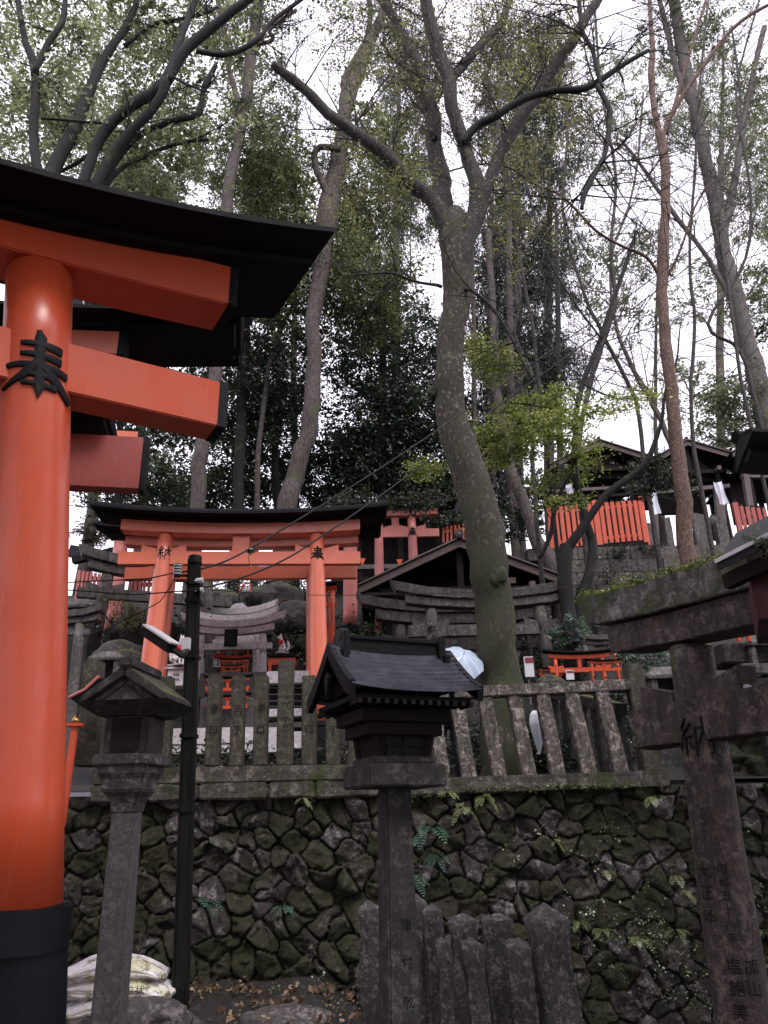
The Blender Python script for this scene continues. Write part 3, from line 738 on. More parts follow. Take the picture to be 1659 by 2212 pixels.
# ---- red wall and black eave at the right edge
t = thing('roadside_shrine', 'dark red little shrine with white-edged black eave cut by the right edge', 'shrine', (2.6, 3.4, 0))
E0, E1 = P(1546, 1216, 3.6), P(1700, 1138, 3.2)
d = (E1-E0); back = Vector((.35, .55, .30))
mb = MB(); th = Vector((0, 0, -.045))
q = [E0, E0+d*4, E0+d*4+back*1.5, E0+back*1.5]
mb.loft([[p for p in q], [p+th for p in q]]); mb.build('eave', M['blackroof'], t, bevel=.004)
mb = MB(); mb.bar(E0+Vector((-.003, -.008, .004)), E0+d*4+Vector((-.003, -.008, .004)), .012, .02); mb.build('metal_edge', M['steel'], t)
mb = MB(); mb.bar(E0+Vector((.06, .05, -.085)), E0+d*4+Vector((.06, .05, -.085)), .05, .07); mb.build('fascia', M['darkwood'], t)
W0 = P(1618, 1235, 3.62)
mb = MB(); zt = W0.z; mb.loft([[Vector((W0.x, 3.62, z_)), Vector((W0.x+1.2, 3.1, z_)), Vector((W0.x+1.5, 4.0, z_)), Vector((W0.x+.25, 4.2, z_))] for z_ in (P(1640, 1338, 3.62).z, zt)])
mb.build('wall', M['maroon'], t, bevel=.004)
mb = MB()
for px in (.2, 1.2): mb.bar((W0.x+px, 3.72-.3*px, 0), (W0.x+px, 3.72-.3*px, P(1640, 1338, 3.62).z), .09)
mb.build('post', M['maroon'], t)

# ================================================================== fences
def pxbox(mb, ua, ub, va, vb, Y, D, rz=0.0):
    um, vm = (ua+ub)/2, (va+vb)/2
    a, b = P(ua, vm, Y), P(ub, vm, Y); z1, z0_ = P(um, va, Y).z, P(um, vb, Y).z
    mb.box(((a.x+b.x)/2, Y+D/2, (z0_+z1)/2), (b.x-a.x, D, z1-z0_), rz)
    return mb
t = thing('stone_fence', 'stone picket fence of separate mossy posts with flat tops left of the dark lantern', 'stone fence', (P(560, 1690, 9).x, 9, 1.95))
chs = ['', '', '', '', '一', '金', '三', '奉', '二', '三', '一', '']
for i, (u, vt, vb, wd) in enumerate([(199, 1426, 1655, 40), (262, 1462, 1655, 30), (310, 1461, 1655, 30), (358, 1460, 1655, 30), (412, 1462, 1655, 28), (463, 1459, 1655, 30), (514, 1459, 1655, 29), (564, 1457, 1654, 30), (617, 1425, 1654, 34), (667, 1458, 1653, 31), (718, 1462, 1653, 30), (764, 1464, 1653, 30), (810, 1466, 1652, 30)]):
    A = P(u, vt, 9.05); B = P(u+(u-560)*.02, vb, 9.05); h = A.z-B.z; wm = wd*S(u, 1550, 9.05)
    mb = MB(); mb.box(((A.x+B.x)/2, 9.13, (A.z+B.z)/2), (wm, wm, h), tp=(.97, .97), sh=((A.x-B.x)/2, 0))
    p = mb.build('fence_post', M['fenceL'], t, bevel=.012, sub=3, rough=.006)
    if 3 < i < 12 and chs[i]:
        for k, c_ in enumerate((chs[i], '口' if i % 2 else '丁')):
            text_mb(c_, .11, lambda x, z, o, A=A, B=B, wm=wm, k=k: Vector(((A.x+B.x)/2+x, 9.13-wm/2-.008-o, (A.z+B.z)/2+.12-.24*k+z))).build('carved_character', M['ink'], p)
mb = MB(); a, b = P(200, 1690, 9), P(812, 1690, 9); mb.box(((a.x+b.x)/2, 9.12, P(560, 1672, 9).z), (b.x-a.x, .3, P(560, 1655, 9).z-P(560, 1690, 9).z))
mb.build('base_rail', M['stonem'], t, bevel=.015, sub=2, rough=.008)
mb = MB(); xx = a.x
while xx < b.x-.1:
    ww = random.uniform(.5, .9); mb.box((xx+ww/2, 9.16, P(560, 1705, 9).z-.015), (ww-.01, .42, .17)); xx += ww
mb.build('footing_stones', M['stonem'], t, bevel=.02, sub=2, rough=.015)

t = thing('stone_fence', 'stone picket fence with lichen-covered rail and tilted posts right of the dark lantern', 'stone fence', (P(1180, 1690, 9).x, 9, 1.95))
for (u, v0_, u2, v1_, wd) in [(936, 1506, 958, 1680, 30), (985, 1500, 1015, 1680, 31), (1047, 1500, 1080, 1678, 31), (1110, 1498, 1145, 1676, 31), (1172, 1496, 1208, 1674, 32), (1234, 1492, 1276, 1672, 33), (1300, 1490, 1345, 1670, 32)]:
    A = P(u, v0_, 9.05); B = P(u2, v1_, 9.05); wm = wd*S(u, 1550, 9.05)
    mb = MB(); mb.box(((A.x+B.x)/2, 9.13, (A.z+B.z)/2), (wm, wm*.9, A.z-B.z+.02), tp=(.96, .96), sh=((A.x-B.x)/2, 0), )
    for q in range(4): mb.v[q] = mb.v[q] - Vector(((A.x-B.x)/2, 0, 0))
    mb.build('fence_post', M['fenceR'], t, bevel=.01, sub=3, rough=.007)
def rail(mb, ua, va, ub, vb, hpx, Y, D):
    a, b = P(ua, va, Y), P(ub, vb, Y); h = hpx*S((ua+ub)/2, va, Y)
    mb.loft([[Vector((p.x, Y-D/2+.13, p.z-h)), Vector((p.x, Y+D/2+.13, p.z-h)), Vector((p.x, Y+D/2+.13, p.z)), Vector((p.x, Y-D/2+.13, p.z))] for p in (a, b)])
    return mb
rail(MB(), 905, 1486, 1366, 1465, 24, 9.02, .21).build('top_rail', M['fenceR'], t, bevel=.012, sub=3, rough=.007)
rail(MB(), 880, 1684, 1442, 1662, 34, 8.98, .3).build('base_rail', M['stonem'], t, bevel=.015, sub=3, rough=.01)
A, B = P(1372, 1430, 9.0), P(1418, 1690, 9.0); wm = 40*S(1390, 1550, 9)
mb = MB(); mb.box(((A.x+B.x)/2, 9.14, (A.z+B.z)/2), (wm, wm, A.z-B.z), tp=(.92, .92), sh=((A.x-B.x)/2, 0))
for q in range(4): mb.v[q] = mb.v[q] - Vector(((A.x-B.x)/2, 0, 0))
mb.build('corner_post', M['fenceL'], t, bevel=.015, sub=3, rough=.01)
# the fence that runs back from the corner
t = thing('stone_fence', 'shaded stone fence running back uphill from the square corner post', 'stone fence', (P(1330, 1650, 10).x, 9.6, 2.0))
for i in range(5):
    yy = 9.55+.42*i; x_ = P(1385, 1600, 9.0).x - .05 - .10*i; z_ = 2.0+.12*i
    mb = MB(); mb.box((x_, yy, z_+.42), (.15, .15, .9), sh=(-.04, 0)); mb.build('fence_post', M['stoned'], t, bevel=.01, sub=2, rough=.006)
mb = MB(); mb.bar((P(1385, 1600, 9).x-.08, 9.3, 2.78), (P(1385, 1600, 9).x-.55, 11.5, 3.35), .15, .14); mb.build('top_rail', M['stoned'], t, bevel=.01)

# ================================================================== lanterns
# centre lantern: shingled curved roof, wooden body, stone platform and post
c = P(850, 1650, 5.3); Lz = P(850, 1640, 5.3).z
t = thing('shrine_lantern', 'dark roofed standing lantern with wet shingles on a tall post, centre foreground', 'lantern', (c.x, 5.3, 0), R(23))
T4 = lambda n: [c_ for c_ in [n]]
zr, ze = P(840, 1395, 5.3).z-.07, P(850, 1515, 5.2).z
prof = [(.0, zr), (.10, zr-.09), (.21, zr-.18), (.32, zr-.26), (.43, zr-.32)]
hl = .43
def roofface(y0, z0_, y1, z1_, lift, th=.012, up0=0.0):
    mb = MB(); rings = []
    for i in range(13):
        s_ = -1+2*i/12; upz = .03*abs(s_)**2.5; x_ = s_*(hl+.02*abs(s_)+up0)
        rings.append([Vector((x_, y0, z0_+lift+upz)), Vector((x_, y1, z1_+lift+upz)), Vector((x_, y1, z1_+lift+upz-th)), Vector((x_, y0, z0_+lift+upz-th))])
    return mb, rings
for sg in (-1, 1):
    sh_ = None
    mb = MB()
    for k in range(9):
        t0_, t1_ = k/9, (k+1)/9
        def pr(tt):
            x_ = tt*(len(prof)-1); i = min(int(x_), len(prof)-2); f = x_-i
            return prof[i][0]*(1-f)+prof[i+1][0]*f, prof[i][1]*(1-f)+prof[i+1][1]*f
        ya, za = pr(t0_); yb, zb = pr(t1_)
        _, rg_ = roofface(sg*(-ya), za+.004, sg*(-yb-.006), zb+.016, .02+.002, .024, 0.0)
        mb.loft(rg_)
    mb.build('shingle_roof', M['shingle'], t, local=True)
for sg in (-1, 1):                       # gable ends: thick curved bargeboards
    mb = MB(); rings = []
    for y_, z_ in [(-a_, b_) for a_, b_ in reversed(prof)] + prof[1:]:
        upz = .03; x_ = sg*(hl+.015); rings.append([Vector((x_-.02, y_*1.02, z_+upz+.035)), Vector((x_+.02, y_*1.02, z_+upz+.035)), Vector((x_+.02, y_*.97, z_+upz-.06)), Vector((x_-.02, y_*.97, z_+upz-.06))])
    mb.loft(rings).build('bargeboard', M['blackpaint'], t, local=True)
    mb = MB(); mb.prism([(-.34, zr-.27), (.34, zr-.27), (0, zr-.02)], -.01, .01)
    mb.xf(Matrix.Translation((sg*(hl-.10), 0, 0)) @ Matrix.Rotation(R(90), 4, 'Z')).build('gable_panel', M['darkwood'], t, local=True)
    mb = MB(); mb.loft([[Vector((sg*(hl+.03)+dx_, y_, z_)) for y_, z_ in ((-.045, zr-.18), (0, zr-.30), (.045, zr-.18), (0, zr-.14))] for dx_ in (-.012, .012)]); mb.build('gable_pendant', M['darkwood'], t, local=True)
mb = MB(); mb.box((0, 0, zr+.045), (.66, .10, .09)); mb.box((0, 0, zr+.10), (.70, .13, .025)); rb = mb.build('ridge', M['blackpaint'], t, local=True, bevel=.004)
for sg in (-1, 1):
    mb = MB(); mb.box((sg*.355, 0, zr+.05), (.05, .19, .17)); mb.tube([(sg*.355-.03, 0, zr+.12), (sg*.355+.03, 0, zr+.12)], .05, 12); mb.box((sg*.375, 0, zr-.03), (.045, .26, .07)); mb.build('ridge_end_tile', M['ink'], rb, local=True, bevel=.006)
mb = MB(); mb.box((0, 0, zr-.34), (.80, .74, .03)); mb.build('eave_board', M['blackpaint'], t, local=True)
for k in range(14):
    for sg in (-1, 1): mb = MB(); mb.box((-.385+.77*k/13, sg*.33, zr-.37), (.025, .16, .03)); mb.build('rafter', M['darkwood'], t, local=True)
bz1, bz0 = zr-.38, P(850, 1640, 5.3).z
mb = MB(); mb.box((0, 0, bz1-.05), (.62, .52, .08)); mb.box((0, 0, bz1-.13), (.52, .44, .08)); mb.build('bracket_frame', M['darkwood'], t, local=True, bevel=.006)
mb = MB(); mb.box((0, 0, (bz0+bz1-.16)/2), (.34, .31, bz1-.16-bz0), tp=(1.12, 1.12)); bd = mb.build('fire_box', M['darkwood'], t, local=True, bevel=.006)
for sg in (-1, 1):
    for s2_ in (-1, 1):
        mb = MB(); mb.bar((sg*.175, s2_*.16, bz0), (sg*.195, s2_*.18, bz1-.15), .035); mb.build('corner_post', M['darkwood'], bd, local=True)
mb = MB(); mb.box((0, -.166, (bz0+bz1)/2-.08), (.24, .012, .26)); mb.box((0, -.176, (bz0+bz1)/2-.08), (.012, .012, .26)); mb.box((0, -.176, (bz0+bz1)/2-.08), (.24, .012, .012)); mb.build('shutter', M['ink'], bd, local=True)
p0, p1 = P(850, 1703, 5.3).z, P(850, 1640, 5.3).z
mb = MB(); mb.box((0, 0, p1-.02), (.43, .40, .05)); mb.box((0, 0, (p0+p1)/2-.02), (.54, .48, (p1-p0)*.78)); mb.build('platform', M['stoned'], t, local=True, bevel=.012, sub=2, rough=.004)
mb = MB(); mb.box((0.0, 0, (p0-.15)/2), (.205, .195, p0+.15), tp=(.84, .84)); ps = mb.build('post', M['stoned'], t, local=True, bevel=.012, sub=4, rough=.006)
for i, c_ in enumerate('津村敬'):
    text_mb(c_, .075, lambda x, z, o, i=i: Vector((x+.02, -.098-.003*(1.2-i*.2)+.012-o, 1.02-i*.2+z)), .003).build('carved_character', M['ink'], ps, local=True)

# left lantern: stone hut on a slender post
c = P(285, 1650, 5.6)
t = thing('stone_lantern', 'gabled stone lantern on a slender pale square post, left of the utility pole', 'lantern', (c.x, 5.6, 0), R(-6))
zA, zE = P(285, 1432, 5.3).z, P(285, 1492, 5.2).z; hw = .30
mb = MB()
for sg in (-1, 1):
    for k in range(2):
        y_ = .0; th = .07-.02*k; x1_, z1_ = sg*(hw-.10*k), zE+.005-.0*k; dz_ = -.05*k
        mb.loft([[Vector((0, yy, zA+dz_)), Vector((sg*(hw-.07*k), yy, zE+dz_+.02*k)), Vector((sg*(hw-.07*k), yy, zE-.06+dz_+.02*k)), Vector((0, yy, zA-.08+dz_))] for yy in (-.27+.03*k, .27-.04*k)])
mb.build('roof_slabs', M['stoned'], t, local=True, bevel=.008)
mb = MB(); mb.box((0, 0, zA+.015), (.09, .58, .07)); mb.build('ridge_stone', M['stoned'], t, local=True, bevel=.012)
mb = MB(); mb.prism([(-hw*.8, zE-.05), (hw*.8, zE-.05), (0, zA-.06)], -.23, .23); mb.build('gable', M['stoned'], t, local=True)
mb = MB(); mb.loft([[Vector((x_*s_, y_*s_, z_)) for x_, y_ in ((-.33, -.30), (.33, -.30), (.33, .28), (-.33, .28))] for s_, z_ in ((1, zE-.04), (.62, zE-.13))]); mb.build('eave', M['stoned'], t, local=True)
zb1, zb0 = zE-.12, P(285, 1632, 5.6).z
mb = MB(); mb.box((0, 0, (zb0+zb1)/2), (.31, .30, zb1-zb0)); bd = mb.build('fire_box', M['stoned'], t, local=True, bevel=.01)
mb = MB(); mb.box((0, -.152, (zb0+zb1)/2), (.20, .014, (zb1-zb0)*.82)); mb.build('window_panel', M['darkwood'], bd, local=True)
z1_, z0_ = zb0, P(285, 1656, 5.6).z
mb = MB(); mb.box((0, 0, (z0_+z1_)/2), (.40, .38, z1_-z0_)); mb.build('platform', M['rock'], t, local=True, bevel=.01)
mb = MB(); prev = None; zz = z0_
rs_ = [(.35, zz), (.335, zz-.06), (.30, zz-.07), (.28, zz-.16), (.21, zz-.2), (.18, zz-.24), (.165, zz-.30)]
mb.loft([[Vector((x_*a_/2, y_*a_/2, z_)) for x_, y_ in ((-1, -1), (1, -1), (1, 1), (-1, 1))] for a_, z_ in rs_])
mb.build('corbel', M['rock'], t, local=True, bevel=.008)
mb = MB(); mb.box((.02, 0, (zz-.29-.1)/2), (.185, .175, zz-.29+.1), tp=(.86, .86), sh=(-.02, 0)); mb.build('post', M['lpost'], t, local=True, bevel=.01, sub=2, rough=.003)
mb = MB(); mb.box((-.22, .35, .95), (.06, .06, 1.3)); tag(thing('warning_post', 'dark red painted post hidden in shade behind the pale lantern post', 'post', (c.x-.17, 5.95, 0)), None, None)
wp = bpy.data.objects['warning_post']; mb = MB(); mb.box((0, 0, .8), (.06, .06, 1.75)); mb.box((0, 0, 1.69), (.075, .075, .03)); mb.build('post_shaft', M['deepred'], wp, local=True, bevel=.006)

# ================================================================== utility pole, wires and camera
A, B = P(421, 1212, 6.5), P(388, 2212, 6.5); d = (B-A); B = A + d*((A.z+.1)/(A.z-B.z))
t = thing('utility_pole', 'thin dark metal utility pole with cable insulators beside the left lantern', 'utility pole', (B.x, B.y, 0))
mb = MB(); mb.bar(A, B, .085, .085); ps = mb.build('shaft', M['metal'], t, bevel=.006)
mb = MB(); mb.bar(A+Vector((.05, -.03, -.06)), B+Vector((.055, -.03, 0)), .03, .05); mb.build('conduit', M['metal'], t, bevel=.008)
mb = MB(); mb.bar(A+Vector((-.045, -.045, 0)), B+Vector((-.045, -.045, 0)), .012, .03); mb.build('flange', M['metal'], t)
mb = MB(); mb.tube([A-Vector((0, 0, .03)), A+Vector((0, 0, .045))], [.065, .06], 14); mb.build('cap', M['ink'], t, smooth=False, bevel=.004)
for vv in (1262, 1300, 1420, 1590, 1750):
    q = A+(B-A)*((P(410, vv, 6.5).z-A.z)/(B.z-A.z)); mb = MB(); mb.box(q, (.13, .12, .035)); mb.build('clamp_band', M['metal'], t, bevel=.004)
q = P(384, 1232, 6.45)
mb = MB()
for k in range(4): mb.tube([q+Vector((0, 0, .05-.026*k)), q+Vector((0, 0, .038-.026*k))], [.038, .036], 14)
ins = mb.build('insulator', M['ceram'], t, smooth=False)
mb = MB(); mb.tube([q+Vector((0, 0, .06)), q-Vector((0, 0, .06))], .028, 12); mb.bar(q-Vector((0, 0, .045)), A+Vector((0, 0, -.14)), .02); mb.build('insulator_bracket', M['ink'], ins)
for (uu, vv) in ((424, 1254), (418, 1275), (424, 1275)):
    mb = MB(); q = P(uu, vv, 6.4); mb.tube([q, q+Vector((.06, 0, .0))], [.02, .026], 10); mb.tube([q+Vector((.0, -.02, -.005)), q+Vector((.0, .06, 0))], .01, 8); mb.build('insulator', M['ceram'] if uu == 424 else M['ink'], t)
def cable(label, pts, r=.007, sag=0.0, group='power cables on the utility pole', name='power_cable'):
    mb = MB(); L = []
    for a, b in zip(pts[:-1], pts[1:]):
        for i in range(12):
            f = i/12; L.append(a*(1-f)+b*f - Vector((0, 0, sag*4*f*(1-f))))
    L.append(pts[-1]); mb.tube(L, r, 5)
    return tag(mb.build(name, M['wire'], smooth=True), label, 'cable', group)
q0 = P(384, 1236, 6.45); q1 = P(424, 1272, 6.4)
cable('upper power cable rising from the striped insulator to the top right', [q0, P(540, 1185, 7.0), P(1050, 855, 8.5), P(1700, 385, 10)], .009, .05)
cable('lower power cable running parallel from the pole to the top right', [q1, P(640, 1195, 7.0), P(1050, 895, 8.5), P(1700, 412, 10)], .009, .05)
cable('cable going left from the striped insulator behind the big pillar', [q0, P(320, 1250, 6.6), P(60, 1262, 7)], .006)
cable('lowest cable going left from the pole behind the big pillar', [P(418, 1275, 6.4), P(290, 1285, 6.6), P(60, 1268, 7)], .006)
cable('slack cable running down left from the insulator across the stone gate', [q0, P(345, 1300, 6.8), P(180, 1376, 7.5)], .005, .02)
cable('thin wire stretched level from the pole past the gabled hall', [q1, P(840, 1284, 9), P(1300, 1262, 12)], .004, .03)
# sprig caught on the wire
def leafobj(name, label, cat, pts, size, cols, seed=0, group=None, m='fern', parent=None, kind=None):
    pass
A, B = P(318, 1366, 5.9), P(372, 1402, 5.75); dd = (B-A).normalized()
t = thing('security_camera', 'white-topped security camera on a bracket left of the utility pole', 'security camera', A)
Mx = Matrix((dd, Vector((dd.y, -dd.x, 0)).normalized()*-1, dd.cross(Vector((dd.y, -dd.x, 0)).normalized()*-1))).transposed()
L_ = (B-A).length
mb = MB(); mb.box((A+B)/2, (L_, .09, .07), M=Mx); mb.build('housing', M['darkwood'], t, bevel=.008)
mb = MB(); mb.box((A+B)/2 + Mx @ Vector((-.01, 0, .045 if (Mx @ Vector((0, 0, 1))).z > 0 else -.045)), (L_*1.12, .115, .018), M=Mx); mb.build('sun_shield', M['steel'], t, bevel=.006)
mb = MB(); mb.tube([A-dd*.02, A+dd*.02], [.034, .034], 14); mb.build('lens', M['ink'], t)
mb = MB(); mb.bar(B, B+Vector((.05, .1, -.03)), .03); mb.bar(B+Vector((.05, .1, -.03)), P(405, 1405, 6.4), .035); mb.build('bracket_arm', M['metal'], t)
mb = MB(); mb.box(P(402, 1392, 6.38), (.07, .05, .11)); mb.build('junction_box', M['steel'], t, bevel=.006)

# ================================================================== altar behind the left fence
t = thing('stone_altar', 'stepped grey stone altar base behind the left picket fence', 'altar', (P(520, 1600, 12.6).x, 12.6, 2.3))
for (ua, ub, va, vb, Y, D, mm) in [(431, 560, 1506, 1571, 12.75, .8, 'lpost'), (370, 600, 1571, 1607, 12.4, 1.0, 'stonew'), (370, 600, 1609, 1628, 12.1, 1.2, 'stonew'), (375, 655, 1640, 1660, 12.2, 1.2, 'stoned'),
                                    (575, 672, 1449, 1476, 12.9, .9, 'stonew'), (575, 672, 1530, 1548, 12.5, 1.1, 'stonew'), (575, 672, 1560, 1572, 12.4, 1.1, 'stoneg'), (575, 672, 1580, 1618, 12.2, 1.2, 'stonew'),
                                    (430, 575, 1452, 1506, 13.5, .9, 'lpost'), (655, 700, 1560, 1640, 12.7, .7, 'stoned')]:
    pxbox(MB(), ua, ub, va, vb, Y, D).build('slab', M[mm], t, bevel=.012)
mb = pxbox(MB(), 578, 668, 1476, 1530, 13.1, .6); gr = mb.build('dark_opening', M['ink'], t)
mb = MB()
for vv in (1486, 1500, 1514, 1526):
    mb.bar(P(580, vv, 12.98), P(668, vv, 12.98), .012)
mb.build('window_bars', M['greywood'], gr)
t = thing('offertory_stand', 'white inscribed stone stand under the left fox', 'stone stand', P(379, 1478, 12.3))
mb = pxbox(MB(), 361, 399, 1444, 1482, 12.3, .3); sb = mb.build('stand_block', M['stonew'], t, bevel=.01)
mb = pxbox(MB(), 356, 404, 1440, 1445, 12.27, .36); mb.build('stand_top', M['stonew'], t, bevel=.006)
for k, w_ in enumerate(('奉献', '奉納')):
    o_ = P(380, 1458+10*k, 12.29); text_mb(w_, .052, lambda x, z, o, o_=o_: Vector((o_.x+x, 12.298-o, o_.z+z))).build('inscription', M['ink'], sb)
t = thing('offering_rail', 'low vermilion stand with black top under the right fox', 'altar rail', P(610, 1440, 13.6))
pxbox(MB(), 576, 640, 1412, 1418, 13.45, .35).build('black_top', M['ink'], t, bevel=.006)
pxbox(MB(), 578, 637, 1420, 1436, 13.5, .25).build('red_panel', M['verm'], t, bevel=.006)
for ua in (580, 605, 630): pxbox(MB(), ua, ua+6, 1436, 1450, 13.5, .08).build('leg', M['verm'], t)
# grey boulder
def rock(label, u, v, Y, sx, sy, sz, seed, mm, name='boulder', cat='boulder', group=None, pk=0.0):
    c = P(u, v, Y); bm = bmesh.new(); bmesh.ops.create_icosphere(bm, subdivisions=4, radius=1)
    for q in bm.verts:
        n = q.co.normalized(); r_ = 1+.28*noise.noise(n*1.4+Vector((seed, 0, 0)))+.10*noise.noise(n*4+Vector((seed, 3, 0)))
        r_ = min(r_, 1.06)
        q.co = Vector((n.x*sx*r_*(1-pk*max(0, n.z)), n.y*sy*r_, n.z*sz*r_))
    me = bpy.data.meshes.new(name); bm.to_mesh(me); bm.free(); me.materials.append(M[mm]); me.shade_smooth()
    o = bpy.data.objects.new(name, me); C.objects.link(o); o.location = c
    return tag(o, label, cat, group)
rock('pointed grey boulder standing behind the pale stone gates', 517, 1338, 15.9, .42, .3, .34, 3, 'stonew', pk=.45)
rock('upright greenish stone left of the small round-pillared gate', 1222, 1400, 14.2, .24, .2, .42, 9, 'stoned')
rock('rounded dark rock under the small stone gate at right', 1190, 1500, 12.4, .3, .3, .3, 4, 'stoned')
rock('flat stone block in front of the sandbags', 330, 2200, 6.05, .26, .22, .12, 6, 'rock')
rock('broad flat stone slab under the pile of sandbags', 245, 2222, 6.35, .62, .34, .13, 8, 'rock')
rock('low stone at the foot of the wall near the fallen leaves', 620, 2200, 8.0, .4, .3, .10, 11, 'rock')
for i, (u, v, Y, s_) in enumerate([(300, 1370, 14, .6), (260, 1430, 12.6, .5), (350, 1380, 15, .5), (640, 1340, 16.5, .6), (730, 1400, 14.5, .5), (590, 1300, 17.5, .7), (470, 1310, 17, .6)]):
    rock(['dark rock left of the left orange pillar', 'dark rock low behind the lantern roof', 'dark rock behind the left orange pillar', 'dark rock right of the middle trunk foot', 'dark rock behind the right orange pillar', 'dark rock left of the middle trunk foot', 'dark rock on the slope behind the pale gates'][i], u, v, Y, s_, s_*.7, s_*.7, 20+i, 'stoned', group='dark rocks on the slope')

# ================================================================== standing stones at the bottom
GM = 'rough pointed stone markers in front of the wall'
mk = [(901, 1946, 7.3, 50, 'tall'), (941, 1954, 7.0, 52, ''), (998, 1974, 6.8, 62, ''), (1075, 1972, 6.9, 60, ''), (1187, 1980, 6.6, 84, ''), (806, 1950, 7.1, 52, ''), (958, 2012, 6.4, 34, ''), (1022, 2026, 6.3, 44, ''), (1112, 2032, 6.3, 58, ''), (899, 1998, 6.6, 30, ''), (860, 1962, 7.5, 40, '')]
ml = ['pointed stone marker just right of the lantern post, tallest of the back row', 'broad-topped stone marker second right of the lantern post', 'pale-topped stone marker in the middle of the row', 'stone marker with flat pointed cap left of the largest', 'largest stone marker, speckled and rough, at the right end', 'stone marker on the left side of the lantern post', 'narrow low stone marker in front of the second one', 'low stone marker with pale slanted top in front', 'low wide stone marker leaning before the largest', 'small stone marker touching the right side of the lantern post', 'stone marker mostly hidden behind the lantern post']
for (u, v, Y, wpx, _), lb in zip(mk, ml):
    c = P(u, v, Y); wm = wpx*S(u, v, Y); bm = bmesh.new(); bmesh.ops.create_cube(bm, size=1)
    bmesh.ops.subdivide_edges(bm, edges=bm.edges, cuts=13, use_grid_fill=True)
    hgt = c.z+1.0; sl = random.uniform(-.12, .12)
    for q in bm.verts:
        f = q.co.z+.5; e_ = max(abs(q.co.x), abs(q.co.y))*2
        k = 1-.12*f
        zz = f*hgt
        if f > .93: zz = hgt*.955 + (1-e_)*wm*.3 + (f-.93)*hgt*.4; k *= 1.1
        q.co = Vector((q.co.x*wm*k, q.co.y*wm*.8*k, zz-1.0))
        ww = q.co + c*3
        q.co += noise.noise_vector(ww*2.2)*.05 + noise.noise_vector(ww*6)*.02 + noise.noise_vector(ww*22)*.010
        q.co.x += sl*.3*q.co.z
    me = bpy.data.meshes.new('stone_marker'); bm.to_mesh(me); bm.free(); me.materials.append(M['markers']); me.shade_smooth()
    o = bpy.data.objects.new('stone_marker', me); C.objects.link(o); o.location = (c.x, Y, 0); tag(o, lb, 'stone marker', GM)

# ================================================================== sandbags
def bagmat():
    m, nt, b = mat('printed_white_bag'); co = coords(nt)
    n = noi(nt, co, 3, 4); n2 = noi(nt, co, 10, 6, .7)
    c = mix(nt, ramp(nt, n, [(.48, 0.), (.58, 1.)]), (.82, .78, .82), (.66, .64, .42))
    c = mix(nt, ramp(nt, n2, [(.52, 0.), (.62, .85)]), c, (.10, .075, .06))
    nt.links.new(c, b.inputs['Base Color']); b.inputs['Roughness'].default_value = .4
    bump(nt, b, noi(nt, co, 12, 5, .6), .8, .03); return m
M['bag'] = bagmat()
for i, (u, v, Y, lx, rz, lb) in enumerate([(248, 2172, 6.4, .40, 2, 'bottom white and yellow sandbag of the pile behind the lantern post'), (255, 2128, 6.42, .41, -3, 'middle dirty sandbag of the pile with printed characters'), (245, 2090, 6.45, .39, 5, 'top crumpled white sandbag of the pile')]):
    c = P(u, v, Y); bm = bmesh.new(); bmesh.ops.create_cube(bm, size=2); bmesh.ops.subdivide_edges(bm, edges=bm.edges, cuts=14, use_grid_fill=True)
    for q in bm.verts:
        x_, y_, z_ = q.co
        ex = 1-abs(x_)**2.6*.80; ey = 1-abs(y_)**3*.75
        zz = z_*.085*max(.06, ex*ey)
        w_ = Vector((x_*2, y_*2, i*5))
        q.co = Vector((x_*lx*(1-.05*y_*y_), y_*.24*(1-.12*abs(x_)), zz + .022*noise.noise(w_) - (.05*abs(x_)**2)))
        q.co += noise.noise_vector(Vector((x_*4, y_*4, z_*2+i*7)))*.012
    me = bpy.data.meshes.new('bag_body'); bm.to_mesh(me); bm.free(); me.materials.append(M['bag']); me.shade_smooth()
    t = thing('sandbag', lb, 'sandbag', c, R(rz), 'sandbags piled behind the left lantern')
    o = bpy.data.objects.new('bag_body', me); C.objects.link(o); o.parent = t
    if i < 2:
        text_mb('グ 粒状', .075, lambda x, z, o_: Vector((x+.16, -.205-.02*(1-abs(z)*8)-.022, z*.8+.005)), .0).build('printed_lettering', M['metal'], t, local=True)

